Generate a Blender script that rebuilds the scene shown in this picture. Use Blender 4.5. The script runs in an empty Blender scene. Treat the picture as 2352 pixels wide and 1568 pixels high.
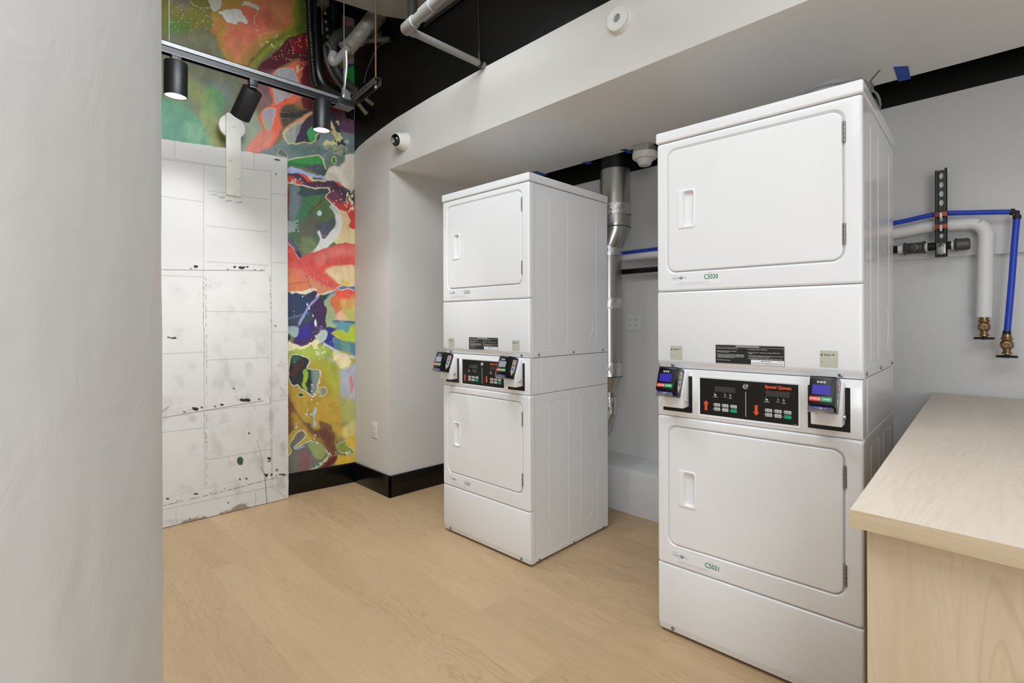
import bpy, bmesh, math, random
import numpy as np
from mathutils import Vector, Matrix, Euler
random.seed(7); rng = np.random.default_rng(7)
SC = bpy.context.scene; COL = SC.collection
# ------------------------------------------------------------------ camera
F, YH, TH, CH, RO = 1180.03, 737.46, 0.7964, 1.2376, -0.0031
FW = Vector((math.cos(TH), math.sin(TH), 0)); RT = Vector((math.sin(TH), -math.cos(TH), 0)); UP = Vector((0, 0, 1))
cd = bpy.data.cameras.new('camera'); cam = bpy.data.objects.new('camera', cd); COL.objects.link(cam)
cd.sensor_fit = 'HORIZONTAL'; cd.sensor_width = 36; cd.lens = 36 * F / 2352; cd.shift_y = -(784 - YH) / 2352
cd.clip_start = 0.05; cd.clip_end = 60
m = Matrix((RT, UP, -FW)).transposed().to_4x4()
cam.matrix_world = Matrix.Translation((0, 0, CH)) @ m @ Matrix.Rotation(RO, 4, 'Z')
SC.camera = cam
# ------------------------------------------------------------------ world, lights, exposure
w = bpy.data.worlds.new('world'); SC.world = w; w.use_nodes = True
w.node_tree.nodes['Background'].inputs[0].default_value = (0.95, 0.97, 1, 1)
w.node_tree.nodes['Background'].inputs[1].default_value = 0.3
SC.view_settings.view_transform = 'Standard'; SC.view_settings.look = 'None'
SC.view_settings.gamma = 1; SC.view_settings.use_curve_mapping = False
SC.view_settings.exposure = 0.14
def area(name, loc, size, power, color=(0.90, 0.955, 1.0), rot=(0, 0, 0), size_y=None):
    l = bpy.data.lights.new(name, 'AREA'); l.energy = power; l.color = color; l.size = size
    if size_y: l.shape = 'RECTANGLE'; l.size_y = size_y
    o = bpy.data.objects.new(name, l); COL.objects.link(o); o.location = loc; o.rotation_euler = rot
    return o
area('overhead_area_light', (0.2, 0.9, 3.1), 1.3, 34)
area('overhead_area_light', (0.2, -1.1, 3.1), 1.6, 34)
area('overhead_area_light', (-1.7, 0.2, 3.1), 1.4, 16)
area('overhead_area_light', (0.7, 1.9, 3.08), 0.9, 38, rot=(math.radians(38), 0, 0))  # added fill, tilted at the mural to brighten its upper part
area('rear_fill_light', (-2.6, -1.6, 1.25), 2.0, 78, rot=(math.radians(90), 0, math.radians(-52)), size_y=2.2)  # added fill light behind the camera; no window stands there
# ------------------------------------------------------------------ pixel ray helpers (points on real planes)
def ray(px, py):
    a, b = px - 1176, py - 784
    u = a * math.cos(RO) + b * math.sin(RO); v = -a * math.sin(RO) + b * math.cos(RO) + 784
    return FW + RT * (u / F) + UP * ((YH - v) / F)
def at(px, py, **k):
    r = ray(px, py); c = Vector((0, 0, CH)); (ax, val), = k.items()
    i = 'xyz'.index(ax); return c + r * ((val - c[i]) / r[i])
# ------------------------------------------------------------------ materials
def lin(c): return tuple(((v / 255) / 12.92 if v / 255 <= 0.04045 else ((v / 255 + 0.055) / 1.055) ** 2.4) for v in c[:3])
def inp(n, *names):
    for x in names:
        if x in n.inputs: return n.inputs[x]
def mat(name, rgb, rough=0.5, metal=0.0, spec=0.5, coat=0.0, emit=None, es=0.0, bump=0.0, bscale=200.0, var=0.0, vscale=3.0, alpha=1.0, trans=0.0):
    M = bpy.data.materials.new(name); M.use_nodes = True; nt = M.node_tree; b = nt.nodes['Principled BSDF']
    c = lin(rgb); b.inputs['Base Color'].default_value = (*c, 1); b.inputs['Roughness'].default_value = rough
    b.inputs['Metallic'].default_value = metal; b.inputs['Specular IOR Level'].default_value = spec
    b.inputs['Coat Weight'].default_value = coat; b.inputs['Coat Roughness'].default_value = 0.05
    b.inputs['Transmission Weight'].default_value = trans; b.inputs['Alpha'].default_value = alpha
    if emit: b.inputs['Emission Color'].default_value = (*lin(emit), 1); b.inputs['Emission Strength'].default_value = es
    tc = nt.nodes.new('ShaderNodeTexCoord')
    if var:
        n = nt.nodes.new('ShaderNodeTexNoise'); n.inputs['Scale'].default_value = vscale; n.inputs['Detail'].default_value = 5
        nt.links.new(tc.outputs['Object'], n.inputs['Vector'])
        r = nt.nodes.new('ShaderNodeValToRGB'); r.color_ramp.elements[0].position = 0.3; r.color_ramp.elements[1].position = 0.7
        r.color_ramp.elements[0].color = (*[v * (1 - var) for v in c], 1); r.color_ramp.elements[1].color = (*[min(1, v * (1 + var)) for v in c], 1)
        nt.links.new(n.outputs['Fac'], r.inputs['Fac']); nt.links.new(r.outputs['Color'], b.inputs['Base Color'])
    if bump:
        n = nt.nodes.new('ShaderNodeTexNoise'); n.inputs['Scale'].default_value = bscale; n.inputs['Detail'].default_value = 3
        nt.links.new(tc.outputs['Object'], n.inputs['Vector'])
        bp = nt.nodes.new('ShaderNodeBump'); bp.inputs['Strength'].default_value = bump; bp.inputs['Distance'].default_value = 0.002
        nt.links.new(n.outputs['Fac'], bp.inputs['Height']); nt.links.new(bp.outputs['Normal'], b.inputs['Normal'])
    return M
M_wall = mat('white_wall_paint', (214, 211, 206), 0.6, spec=0.3, bump=0.06, bscale=120, var=0.012, vscale=1.5)
M_soff = mat('bounce_lit_soffit_paint', (232, 231, 229), 0.6, spec=0.3, bump=0.06, bscale=120)  # wall paint lightened to stand in for bounce from the floor
M_wallb = mat('plaster_paint', (216, 216, 216), 0.6, spec=0.3, bump=0.12, bscale=60, var=0.02, vscale=2)
M_black = mat('black_wall_paint', (10, 11, 10), 0.42, spec=0.4, bump=0.25, bscale=14, var=0.3, vscale=3)
M_bb = mat('black_baseboard', (6, 6, 7), 0.22, spec=0.4, bump=0.05, bscale=300)
M_slab = mat('grey_ceiling_paint', (135, 130, 124), 0.8, bump=0.3, bscale=60, var=0.05)
M_enam = mat('white_enamel', (232, 232, 233), 0.22, spec=0.5, coat=0.4)
M_enam2 = mat('white_powdercoat', (236, 236, 236), 0.32, spec=0.5)
M_shadow = mat('dark_gap', (40, 40, 40), 0.8)
M_con = mat('console_film', (22, 21, 20), 0.35, spec=0.4, bump=0.08, bscale=900)
M_blk = mat('black_plastic', (14, 14, 15), 0.25, spec=0.5)
M_blkm = mat('black_powdercoat', (24, 24, 25), 0.42, spec=0.4)
M_disp = mat('display_window', (62, 60, 58), 0.12)
M_key = mat('grey_key', (196, 194, 190), 0.5)
M_green = mat('green_key', (0, 168, 125), 0.45)
M_or = mat('orange_print', (232, 80, 35), 0.5)
M_wh = mat('white_print', (225, 225, 225), 0.5)
M_dk = mat('dark_print', (35, 35, 38), 0.5)
M_teal = mat('teal_print', (20, 120, 95), 0.5)
M_tealg = mat('grey_green_print', (95, 110, 105), 0.5)
M_blu = mat('blue_grey_print', (120, 130, 165), 0.5)
M_lab = mat('black_label', (38, 37, 35), 0.2, spec=0.6)
M_sk = mat('beige_label', (190, 188, 170), 0.5)
M_clr = mat('white_label', (233, 233, 235), 0.3)
M_chr = mat('chrome', (200, 200, 200), 0.15, metal=1)
M_steel = mat('hinge_steel', (150, 150, 150), 0.35, metal=0.9)
M_red = mat('red_key', (228, 62, 40), 0.4)
M_grk = mat('green_reader_key', (25, 160, 95), 0.4)
M_scb = mat('blue_screen', (48, 42, 130), 0.2, emit=(60, 50, 190), es=0.25)
M_scg = mat('grey_screen', (150, 150, 165), 0.2)
M_bluecard = mat('blue_slot', (15, 15, 110), 0.3)
M_clear = mat('clear_plastic', (230, 230, 235), 0.1, trans=0.9)
M_galvl = mat('bright_zinc_box', (190, 190, 186), 0.4, metal=0.6, var=0.15, vscale=40)
M_galv = mat('galvanised_steel', (120, 122, 122), 0.5, metal=0.7, var=0.12, vscale=40)
M_duct = mat('duct_steel', (185, 184, 180), 0.28, metal=0.95, var=0.05, vscale=8)
M_foil = mat('foil_tape', (215, 213, 213), 0.22, metal=0.9, bump=1.0, bscale=90, var=0.12, vscale=30)
M_wrap = mat('wrapped_foil', (128, 124, 115), 0.5, metal=0.35, bump=1.0, bscale=25, var=0.1, vscale=15)
M_gpipe = mat('grey_painted_pipe', (128, 126, 121), 0.4, spec=0.5, var=0.05)
M_dgrey = mat('dark_grey_pipe', (62, 61, 58), 0.5, spec=0.4, var=0.15, vscale=12)
M_bpipe = mat('black_pipe_paint', (13, 13, 12), 0.35, spec=0.5, bump=0.4, bscale=30)
M_iron = mat('black_iron', (28, 27, 26), 0.3, metal=0.4, spec=0.6, var=0.2, vscale=20)
M_iron2 = mat('grey_iron', (88, 84, 80), 0.4, metal=0.5, bump=0.4, bscale=90)
M_pex = mat('blue_hose', (28, 66, 190), 0.35)
M_ins = mat('white_pipe_jacket', (226, 224, 222), 0.5)
M_brass = mat('brass', (150, 125, 90), 0.3, metal=0.9, var=0.15, vscale=60)
M_strut = mat('dark_green_strut', (22, 36, 28), 0.35, spec=0.6, var=0.2, vscale=30)
M_clamp = mat('orange_clamp', (170, 62, 30), 0.4)
M_tape = mat('blue_masking_tape', (35, 80, 175), 0.6, var=0.06, vscale=20)
M_rust = mat('rusty_brown', (92, 78, 60), 0.7, var=0.25, vscale=30, bump=0.5, bscale=50)
M_pl = mat('white_device_plastic', (225, 223, 219), 0.35)
M_gdev = mat('grey_device_lens', (140, 140, 137), 0.35)
M_glass = mat('dark_glass', (8, 8, 8), 0.05, spec=0.8)
M_lampin = mat('lamp_reflector', (150, 150, 150), 0.3)
M_bulb = mat('lit_lamp_face', (255, 252, 245), 0.5, emit=(255, 252, 246), es=9)
M_cable = mat('grey_cable', (120, 120, 118), 0.5)

def colm_mat():
    M = mat('column_plaster', (212, 213, 212), 0.42, spec=0.4, var=0.02, vscale=2)
    nt = M.node_tree; b = nt.nodes['Principled BSDF']; tc = nt.nodes.new('ShaderNodeTexCoord')
    n1 = nt.nodes.new('ShaderNodeTexNoise'); n1.inputs['Scale'].default_value = 9; n1.inputs['Detail'].default_value = 8; n1.inputs['Distortion'].default_value = 1.5
    v = nt.nodes.new('ShaderNodeTexVoronoi'); v.inputs['Scale'].default_value = 14
    mp = nt.nodes.new('ShaderNodeMapping'); mp.inputs['Scale'].default_value = (1, 1, 0.45)
    nt.links.new(tc.outputs['Object'], mp.inputs['Vector'])
    nt.links.new(mp.outputs['Vector'], n1.inputs['Vector']); nt.links.new(mp.outputs['Vector'], v.inputs['Vector'])
    r = nt.nodes.new('ShaderNodeValToRGB'); r.color_ramp.elements[0].position = 0.0; r.color_ramp.elements[1].position = 0.12
    nt.links.new(v.outputs['Distance'], r.inputs['Fac'])
    n3 = nt.nodes.new('ShaderNodeTexNoise'); n3.inputs['Scale'].default_value = 3
    mx = nt.nodes.new('ShaderNodeMath'); mx.operation = 'MULTIPLY'; nt.links.new(r.outputs['Color'], mx.inputs[0]); mx.inputs[1].default_value = 0.35
    ad = nt.nodes.new('ShaderNodeMath'); ad.operation = 'ADD'; nt.links.new(mx.outputs[0], ad.inputs[0]); nt.links.new(n1.outputs['Fac'], ad.inputs[1])
    bp = nt.nodes.new('ShaderNodeBump'); bp.inputs['Strength'].default_value = 0.3; bp.inputs['Distance'].default_value = 0.008
    nt.links.new(ad.outputs[0], bp.inputs['Height']); nt.links.new(bp.outputs['Normal'], b.inputs['Normal'])
    return M
M_col = colm_mat()

def wood(name, c1, c2, c3, axis, scale=1.0, planks=None, rough=0.4, grain=0.5):
    """procedural timber: long axis 0/1/2; planks=(length,width) for boards along Y"""
    M = bpy.data.materials.new(name); M.use_nodes = True; nt = M.node_tree; b = nt.nodes['Principled BSDF']; L = nt.links
    b.inputs['Roughness'].default_value = rough; b.inputs['Specular IOR Level'].default_value = 0.35
    tc = nt.nodes.new('ShaderNodeTexCoord'); vec = tc.outputs['Object']; off = None
    if planks:
        mp0 = nt.nodes.new('ShaderNodeMapping'); mp0.inputs['Rotation'].default_value = (0, 0, math.pi / 2); L.new(vec, mp0.inputs['Vector'])
        bk = nt.nodes.new('ShaderNodeTexBrick'); bk.offset = 0.37; bk.offset_frequency = 2
        bk.inputs['Scale'].default_value = 1; bk.inputs['Brick Width'].default_value = planks[0]; bk.inputs['Row Height'].default_value = planks[1]
        bk.inputs['Mortar Size'].default_value = 0.0008; bk.inputs['Mortar Smooth'].default_value = 0.3; bk.inputs['Bias'].default_value = 0
        bk.inputs['Color1'].default_value = (0, 0, 0, 1); bk.inputs['Color2'].default_value = (1, 1, 1, 1); bk.inputs['Mortar'].default_value = (0.35, 0.35, 0.35, 1)
        L.new(mp0.outputs['Vector'], bk.inputs['Vector'])
        sc = nt.nodes.new('ShaderNodeVectorMath'); sc.operation = 'SCALE'; sc.inputs['Scale'].default_value = 7.3; L.new(bk.outputs['Color'], sc.inputs[0])
        ad = nt.nodes.new('ShaderNodeVectorMath'); ad.operation = 'ADD'; L.new(vec, ad.inputs[0]); L.new(sc.outputs[0], ad.inputs[1]); vec = ad.outputs[0]
    def stretched(k, det, dist):
        mp = nt.nodes.new('ShaderNodeMapping'); s = [k, k, k]; s[axis] = k * 0.08 if not planks else k * 0.12
        mp.inputs['Scale'].default_value = s; L.new(vec, mp.inputs['Vector'])
        n = nt.nodes.new('ShaderNodeTexNoise'); n.inputs['Scale'].default_value = 1; n.inputs['Detail'].default_value = det; n.inputs['Distortion'].default_value = dist
        L.new(mp.outputs['Vector'], n.inputs['Vector']); return n.outputs['Fac']
    big = stretched(6 * scale, 3, 1.2); fine = stretched(70 * scale, 4, 0.2)
    # cathedral grain: rings of a slowly varying field
    ml = nt.nodes.new('ShaderNodeMath'); ml.operation = 'MULTIPLY'; ml.inputs[1].default_value = 95; L.new(big, ml.inputs[0])
    sn = nt.nodes.new('ShaderNodeMath'); sn.operation = 'SINE'; L.new(ml.outputs[0], sn.inputs[0])
    pw = nt.nodes.new('ShaderNodeMapRange'); pw.inputs['From Min'].default_value = 0.55; pw.inputs['From Max'].default_value = 1.0; pw.inputs['To Max'].default_value = 0.5 * grain
    L.new(sn.outputs[0], pw.inputs['Value'])
    msk = stretched(3 * scale, 2, 0.5)
    mm = nt.nodes.new('ShaderNodeMapRange'); mm.inputs['From Min'].default_value = 0.42; mm.inputs['From Max'].default_value = 0.62; L.new(msk, mm.inputs['Value'])
    mu = nt.nodes.new('ShaderNodeMath'); mu.operation = 'MULTIPLY'; L.new(pw.outputs[0], mu.inputs[0]); L.new(mm.outputs[0], mu.inputs[1])
    r = nt.nodes.new('ShaderNodeValToRGB'); r.color_ramp.elements[0].position = 0.3; r.color_ramp.elements[1].position = 0.72
    r.color_ramp.elements[0].color = (*lin(c2), 1); r.color_ramp.elements[1].color = (*lin(c1), 1)
    mixf = nt.nodes.new('ShaderNodeMath'); mixf.operation = 'MULTIPLY_ADD'; mixf.inputs[1].default_value = 0.45
    h = nt.nodes.new('ShaderNodeMath'); h.operation = 'MULTIPLY'; h.inputs[1].default_value = 0.55; L.new(big, h.inputs[0])
    L.new(fine, mixf.inputs[0]); L.new(h.outputs[0], mixf.inputs[2]); L.new(mixf.outputs[0], r.inputs['Fac'])
    mix = nt.nodes.new('ShaderNodeMix'); mix.data_type = 'RGBA'; L.new(mu.outputs[0], mix.inputs['Factor']); L.new(r.outputs['Color'], mix.inputs['A']); mix.inputs['B'].default_value = (*lin(c3), 1)
    out = mix.outputs['Result']
    if planks:
        m2 = nt.nodes.new('ShaderNodeMix'); m2.data_type = 'RGBA'; m2.blend_type = 'MULTIPLY'; m2.inputs['Factor'].default_value = 1
        rr = nt.nodes.new('ShaderNodeValToRGB'); rr.color_ramp.elements[0].color = (0.885, 0.88, 0.87, 1); rr.color_ramp.elements[1].color = (1.0, 1.0, 1.0, 1)
        L.new(bk.outputs['Color'], rr.inputs['Fac']); L.new(out, m2.inputs['A']); L.new(rr.outputs['Color'], m2.inputs['B']); out = m2.outputs['Result']
    L.new(out, b.inputs['Base Color'])
    bp = nt.nodes.new('ShaderNodeBump'); bp.inputs['Strength'].default_value = 0.05; bp.inputs['Distance'].default_value = 0.001; L.new(fine, bp.inputs['Height']); L.new(bp.outputs['Normal'], b.inputs['Normal'])
    return M
M_floor = wood('oak_vinyl_plank', (205, 175, 138), (191, 161, 124), (168, 137, 102), 1, 1.0, planks=(1.22, 0.18), rough=0.42, grain=0.8)
M_wtop = wood('pale_oak_laminate', (224, 210, 194), (214, 198, 180), (197, 178, 158), 0, 1.3, rough=0.33, grain=0.5)
M_wside = wood('oak_laminate_panel', (208, 188, 162), (194, 172, 143), (172, 149, 120), 2, 1.3, rough=0.5, grain=0.8)
M_wedge = wood('oak_edge_band', (204, 187, 158), (188, 169, 138), (158, 136, 104), 1, 1.6, rough=0.5, grain=0.8)

def vc_mat(name, rough, bump=0.0):
    M = bpy.data.materials.new(name); M.use_nodes = True; nt = M.node_tree; b = nt.nodes['Principled BSDF']
    a = nt.nodes.new('ShaderNodeAttribute'); a.attribute_name = 'Col'; nt.links.new(a.outputs['Color'], b.inputs['Base Color'])
    b.inputs['Roughness'].default_value = rough; b.inputs['Specular IOR Level'].default_value = 0.35
    if bump:
        tc = nt.nodes.new('ShaderNodeTexCoord'); n = nt.nodes.new('ShaderNodeTexNoise'); n.inputs['Scale'].default_value = 25; n.inputs['Detail'].default_value = 6
        nt.links.new(tc.outputs['Object'], n.inputs['Vector']); bp = nt.nodes.new('ShaderNodeBump'); bp.inputs['Strength'].default_value = bump; bp.inputs['Distance'].default_value = 0.003
        nt.links.new(n.outputs['Fac'], bp.inputs['Height']); nt.links.new(bp.outputs['Normal'], b.inputs['Normal'])
    return M
# ------------------------------------------------------------------ mesh helpers
class MB:
    def __init__(s): s.v = []; s.f = []; s.mi = []; s.cur = 0
    def add(s, vs, fs):
        o = len(s.v); s.v += [tuple(v) for v in vs]; s.f += [tuple(i + o for i in f) for f in fs]; s.mi += [s.cur] * len(fs); return s
    def quad(s, *p): return s.add(p, [tuple(range(len(p)))])
    def box(s, x0, x1, y0, y1, z0, z1):
        return s.add([(x0, y0, z0), (x1, y0, z0), (x1, y1, z0), (x0, y1, z0), (x0, y0, z1), (x1, y0, z1), (x1, y1, z1), (x0, y1, z1)],
                     [(0, 3, 2, 1), (4, 5, 6, 7), (0, 1, 5, 4), (1, 2, 6, 5), (2, 3, 7, 6), (3, 0, 4, 7)])
    def bm(s, b, mtx=None):
        b.verts.index_update(); vs = [(mtx @ v.co if mtx else v.co) for v in b.verts]
        fs = [[v.index for v in f.verts] for f in b.faces]; b.free(); return s.add(vs, fs)
    def rbox(s, x0, x1, y0, y1, z0, z1, r=0.004, seg=3, mtx=None):
        t = MB().box(x0, x1, y0, y1, z0, z1); b = t.tobm()
        bmesh.ops.bevel(b, geom=b.edges[:], offset=r, segments=seg, profile=0.5, affect='EDGES'); return s.bm(b, mtx)
    def tobm(s):
        b = bmesh.new(); vs = [b.verts.new(v) for v in s.v]
        for f in s.f:
            try: b.faces.new([vs[i] for i in f])
            except ValueError: pass
        b.edges.index_update(); return b
    def prism(s, pts, lo, hi, axis=1, bevel=0.0, seg=2, mtx=None):
        """polygon pts in the two other axes, extruded along axis"""
        def P(a, b, t): return ((t, a, b), (a, t, b), (a, b, t))[axis]
        n = len(pts); t = MB(); vs = [P(a, b, lo) for a, b in pts] + [P(a, b, hi) for a, b in pts]
        fs = [tuple(range(n))[::-1], tuple(range(n, 2 * n))] + [(i, (i + 1) % n, n + (i + 1) % n, n + i) for i in range(n)]
        t.add(vs, fs); b = t.tobm(); bmesh.ops.recalc_face_normals(b, faces=b.faces[:])
        if bevel: bmesh.ops.bevel(b, geom=b.edges[:], offset=bevel, segments=seg, profile=0.5, affect='EDGES')
        return s.bm(b, mtx)
    def loft(s, loops, cap0=False, cap1=False):
        n = len(loops[0]); o = [tuple(p) for l in loops for p in l]; fs = []
        for k in range(len(loops) - 1):
            a, b = k * n, (k + 1) * n
            fs += [(a + i, a + (i + 1) % n, b + (i + 1) % n, b + i) for i in range(n)]
        if cap0: fs.append(tuple(range(n))[::-1])
        if cap1: fs.append(tuple((len(loops) - 1) * n + i for i in range(n)))
        return s.add(o, fs)
    def tube(s, pts, r, n=12, cap=True, ribs=None):
        pts = [Vector(p) for p in pts]; rs = r if isinstance(r, (list, tuple)) else [r] * len(pts); loops = []; ref = None
        for i, p in enumerate(pts):
            t = (pts[min(i + 1, len(pts) - 1)] - pts[max(i - 1, 0)]).normalized()
            if ref is None: ref = t.orthogonal().normalized()
            ref = (ref - t * ref.dot(t)).normalized(); q = t.cross(ref)
            loops.append([p + (ref * math.cos(2 * math.pi * k / n) + q * math.sin(2 * math.pi * k / n)) * rs[i] for k in range(n)])
        return s.loft(loops, cap, cap)
    def lathe(s, prof, n=32, mtx=None, cap=True):
        """prof: list of (r, h) turned about +Z"""
        loops = [[Vector((r * math.cos(2 * math.pi * k / n), r * math.sin(2 * math.pi * k / n), h)) for k in range(n)] for r, h in prof]
        if mtx: loops = [[mtx @ v for v in l] for l in loops]
        return s.loft(loops, cap, cap)
    def build(s, name, mats, parent=None, smooth=True, wn=False, angle=38):
        me = bpy.data.meshes.new(name); me.from_pydata(s.v, [], s.f)
        mats = mats if isinstance(mats, (list, tuple)) else [mats]
        for mm in mats: me.materials.append(mm)
        if len(mats) > 1: me.polygons.foreach_set('material_index', s.mi)
        b = bmesh.new(); b.from_mesh(me); bmesh.ops.recalc_face_normals(b, faces=b.faces[:]); b.to_mesh(me); b.free()
        me.update()
        if smooth:
            me.shade_smooth(); me.set_sharp_from_angle(angle=math.radians(angle))
        o = bpy.data.objects.new(name, me); COL.objects.link(o)
        if parent: o.parent = parent
        if wn:
            md = o.modifiers.new('wn', 'WEIGHTED_NORMAL'); md.keep_sharp = True
        return o
def thing(name, label, cat, loc=(0, 0, 0), rz=0, group=None):
    o = bpy.data.objects.new(name, None); COL.objects.link(o); o.location = loc; o.rotation_euler = (0, 0, rz); o.empty_display_size = 0.05
    o['label'] = label; o['category'] = cat
    if group: o['group'] = group
    return o
def tag(o, label, cat, group=None, kind=None):
    o['label'] = label; o['category'] = cat
    if group: o['group'] = group
    if kind: o['kind'] = kind
    return o
def struct(o): o['kind'] = 'structure'; return o
def smooth_path(pts, k=6):
    pts = [Vector(p) for p in pts]; P = [pts[0]] + pts + [pts[-1]]; out = []
    for i in range(1, len(P) - 2):
        for j in range(k):
            t = j / k; a, b, c, d = P[i - 1], P[i], P[i + 1], P[i + 2]
            out.append(0.5 * ((2 * b) + (c - a) * t + (2 * a - 5 * b + 4 * c - d) * t * t + (3 * b - 3 * c + d - a) * t ** 3))
    return out + [pts[-1]]
def rr(y0, y1, z0, z1, r, x, n=8):
    """rounded rectangle loop in the plane x (y,z)"""
    pts = []
    for cy, cz, a0 in ((y1 - r, z1 - r, 0), (y0 + r, z1 - r, 90), (y0 + r, z0 + r, 180), (y1 - r, z0 + r, 270)):
        for k in range(n + 1):
            a = math.radians(a0 + 90 * k / n); pts.append((x, cy + r * math.cos(a), cz + r * math.sin(a)))
    return pts
_tc = {}
def text_geo(s, bold=0.0):
    key = (s, bold)
    if key in _tc: return _tc[key]
    cu = bpy.data.curves.new('t', 'FONT'); cu.body = s; cu.size = 1; cu.offset = bold; cu.resolution_u = 2
    ob = bpy.data.objects.new('t', cu); COL.objects.link(ob)
    dg = bpy.context.evaluated_depsgraph_get(); me = bpy.data.meshes.new_from_object(ob.evaluated_get(dg))
    vs = [(v.co.x, v.co.y) for v in me.vertices]; fs = [tuple(p.vertices) for p in me.polygons]
    bpy.data.objects.remove(ob); bpy.data.curves.remove(cu); bpy.data.meshes.remove(me)
    _tc[key] = (vs, fs); return vs, fs
def text(mb, s, o, ex, ey, cap, width=None, bold=0.0, center=False):
    """letters on plane: origin o (baseline left), ex right, ey up, cap height; width forces total width"""
    vs, fs = text_geo(s, bold)
    if not vs: return
    x0 = min(v[0] for v in vs); x1 = max(v[0] for v in vs); k = cap / 0.7; kx = k if width is None else width / (x1 - x0)
    sh = -(x1 - x0) * kx / 2 if center else 0
    o, ex, ey = Vector(o), Vector(ex), Vector(ey)
    mb.add([o + ex * ((v[0] - x0) * kx + sh) + ey * (v[1] * k) for v in vs], fs)

# ------------------------------------------------------------------ room dimensions
X1, Y1, XB, YS = 1.916, 3.190, 3.10, 2.31   # pier plane, alcove side wall, back wall, soffit height
def mural_y(x): return 3.702 + 0.1 * (X1 - x)
ZW = 2.278; ZTOP = 3.85
struct(MB().box(-2.8, 3.3, -2.8, 4.3, -0.05, 0).build('floor', M_floor, smooth=False))
# far wall carrying the mural
o = MB(); p0 = (-2.8, mural_y(-2.8)); p1 = (X1, mural_y(X1))
o.prism([p0, p1, (p1[0], p1[1] + 0.12), (p0[0], p0[1] + 0.12)], 0, ZTOP, axis=2); struct(o.build('wall_left', M_black, smooth=False))
# pier with outlet + bulkhead face, black above the paint line
o = MB(); line = [(3.70, 2.555), (3.62, 2.58), (3.5, 2.60), (3.333, 2.621), (3.1, 2.645), (2.7, 2.662), (2.184, 2.668), (1.312, 2.664), (0.3, 2.66), (-2.8, 2.66)]
o.add([(X1, 3.702, 0), (X1, Y1, 0), (X1, Y1, YS), (X1, -2.8, YS)] + [(X1, y, z) for y, z in line[::-1]], [tuple(range(4 + len(line)))])
o.cur = 1; o.add([(X1, y, z) for y, z in line] + [(X1, -2.8, ZTOP), (X1, 3.702, ZTOP)], [tuple(range(len(line) + 2))])
struct(o.build('wall_center', [M_wall, M_black], smooth=False))
struct(MB().quad((X1, Y1, 0), (XB, Y1 - 0.01, 0), (XB, Y1 - 0.01, ZTOP), (X1, Y1, ZTOP)).build('wall_alcove', M_wall, smooth=False))
# soffit underside stops short of the back wall
o = MB(); o.prism([(X1 + .0006, -2.8), (2.86, -2.8), (2.845, 0.2), (2.79, 1.8), (2.79, Y1 - .001), (X1 + .0006, Y1 - .001)], YS, YS + 0.1, axis=2)
struct(o.build('ceiling_alcove', M_soff, smooth=False))
# back wall, white below / black above
o = MB(); o.add([(XB, -2.8, 0), (XB, Y1, 0), (XB, Y1, ZW), (XB, -2.8, ZW - 0.01)], [(0, 1, 2, 3)])
o.cur = 1; o.add([(XB, -2.8, ZW - 0.01), (XB, Y1, ZW), (XB, Y1, ZTOP), (XB, -2.8, ZTOP)], [(0, 1, 2, 3)])
struct(o.build('wall_back', [M_wallb, M_black], smooth=False))
# thicker plaster band above the ledge line
pts = [(-2.8, 1.532)]
y = -2.7
while y < 1.2: pts.append((y, 1.527 + random.uniform(-0.0035, 0.0035) - 0.003 * y)); y += 0.035
pts += [(1.2, 1.52), (1.2, ZW - 0.002), (-2.8, ZW - 0.012)]
o = MB(); o.prism(pts, XB - 0.026, XB + 0.01, axis=0); struct(o.build('trim_1', M_wallb, smooth=False))
struct(MB().quad((-2.8, -2.8, 0), (-2.8, 4.3, 0), (-2.8, 4.3, ZTOP), (-2.8, -2.8, ZTOP)).build('wall_rear', M_wall, smooth=False))
struct(MB().quad((-2.8, -2.8, 0), (3.3, -2.8, 0), (3.3, -2.8, ZTOP), (-2.8, -2.8, ZTOP)).build('wall_right', M_wall, smooth=False))
# ceilings
o = MB(); o.prism([(-2.8, -2.8), (X1, -2.8), (X1, 2.73), (1.68, 2.856), (1.38, 2.92), (0.3, 3.2), (-2.8, 3.9)], 3.15, 3.25, axis=2)
struct(o.build('ceiling', M_slab, smooth=False))
struct(MB().box(-2.8, 3.3, -2.8, 4.4, ZTOP, ZTOP + 0.05).build('ceiling_upper', M_black, smooth=False))
# baseboards
def base(name, a, b, h=0.152, t=0.016):
    a = Vector((*a, 0)); b = Vector((*b, 0)); d = (b - a).normalized(); n = Vector((d.y, -d.x, 0))
    o = MB(); o.prism([tuple((a)[:2]), tuple((b)[:2]), tuple((b + n * t)[:2]), tuple((a + n * t)[:2])], 0, h, axis=2, bevel=0.002)
    return struct(o.build(name, M_bb))
base('baseboard_left', (X1, mural_y(X1)), (1.36, mural_y(1.36))) if False else base('baseboard_left', (1.30, mural_y(1.30)), (X1, mural_y(X1)))
base('baseboard_center', (X1, 3.70), (X1, Y1 - 0.016))
base('baseboard_alcove', (X1 - 0.016, Y1), (XB - 0.3, Y1))
o = MB().box(X1 - 0.0165, X1 + 0.001, Y1 - 0.0165, Y1 - 0.0, 0, 0.152)
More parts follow.
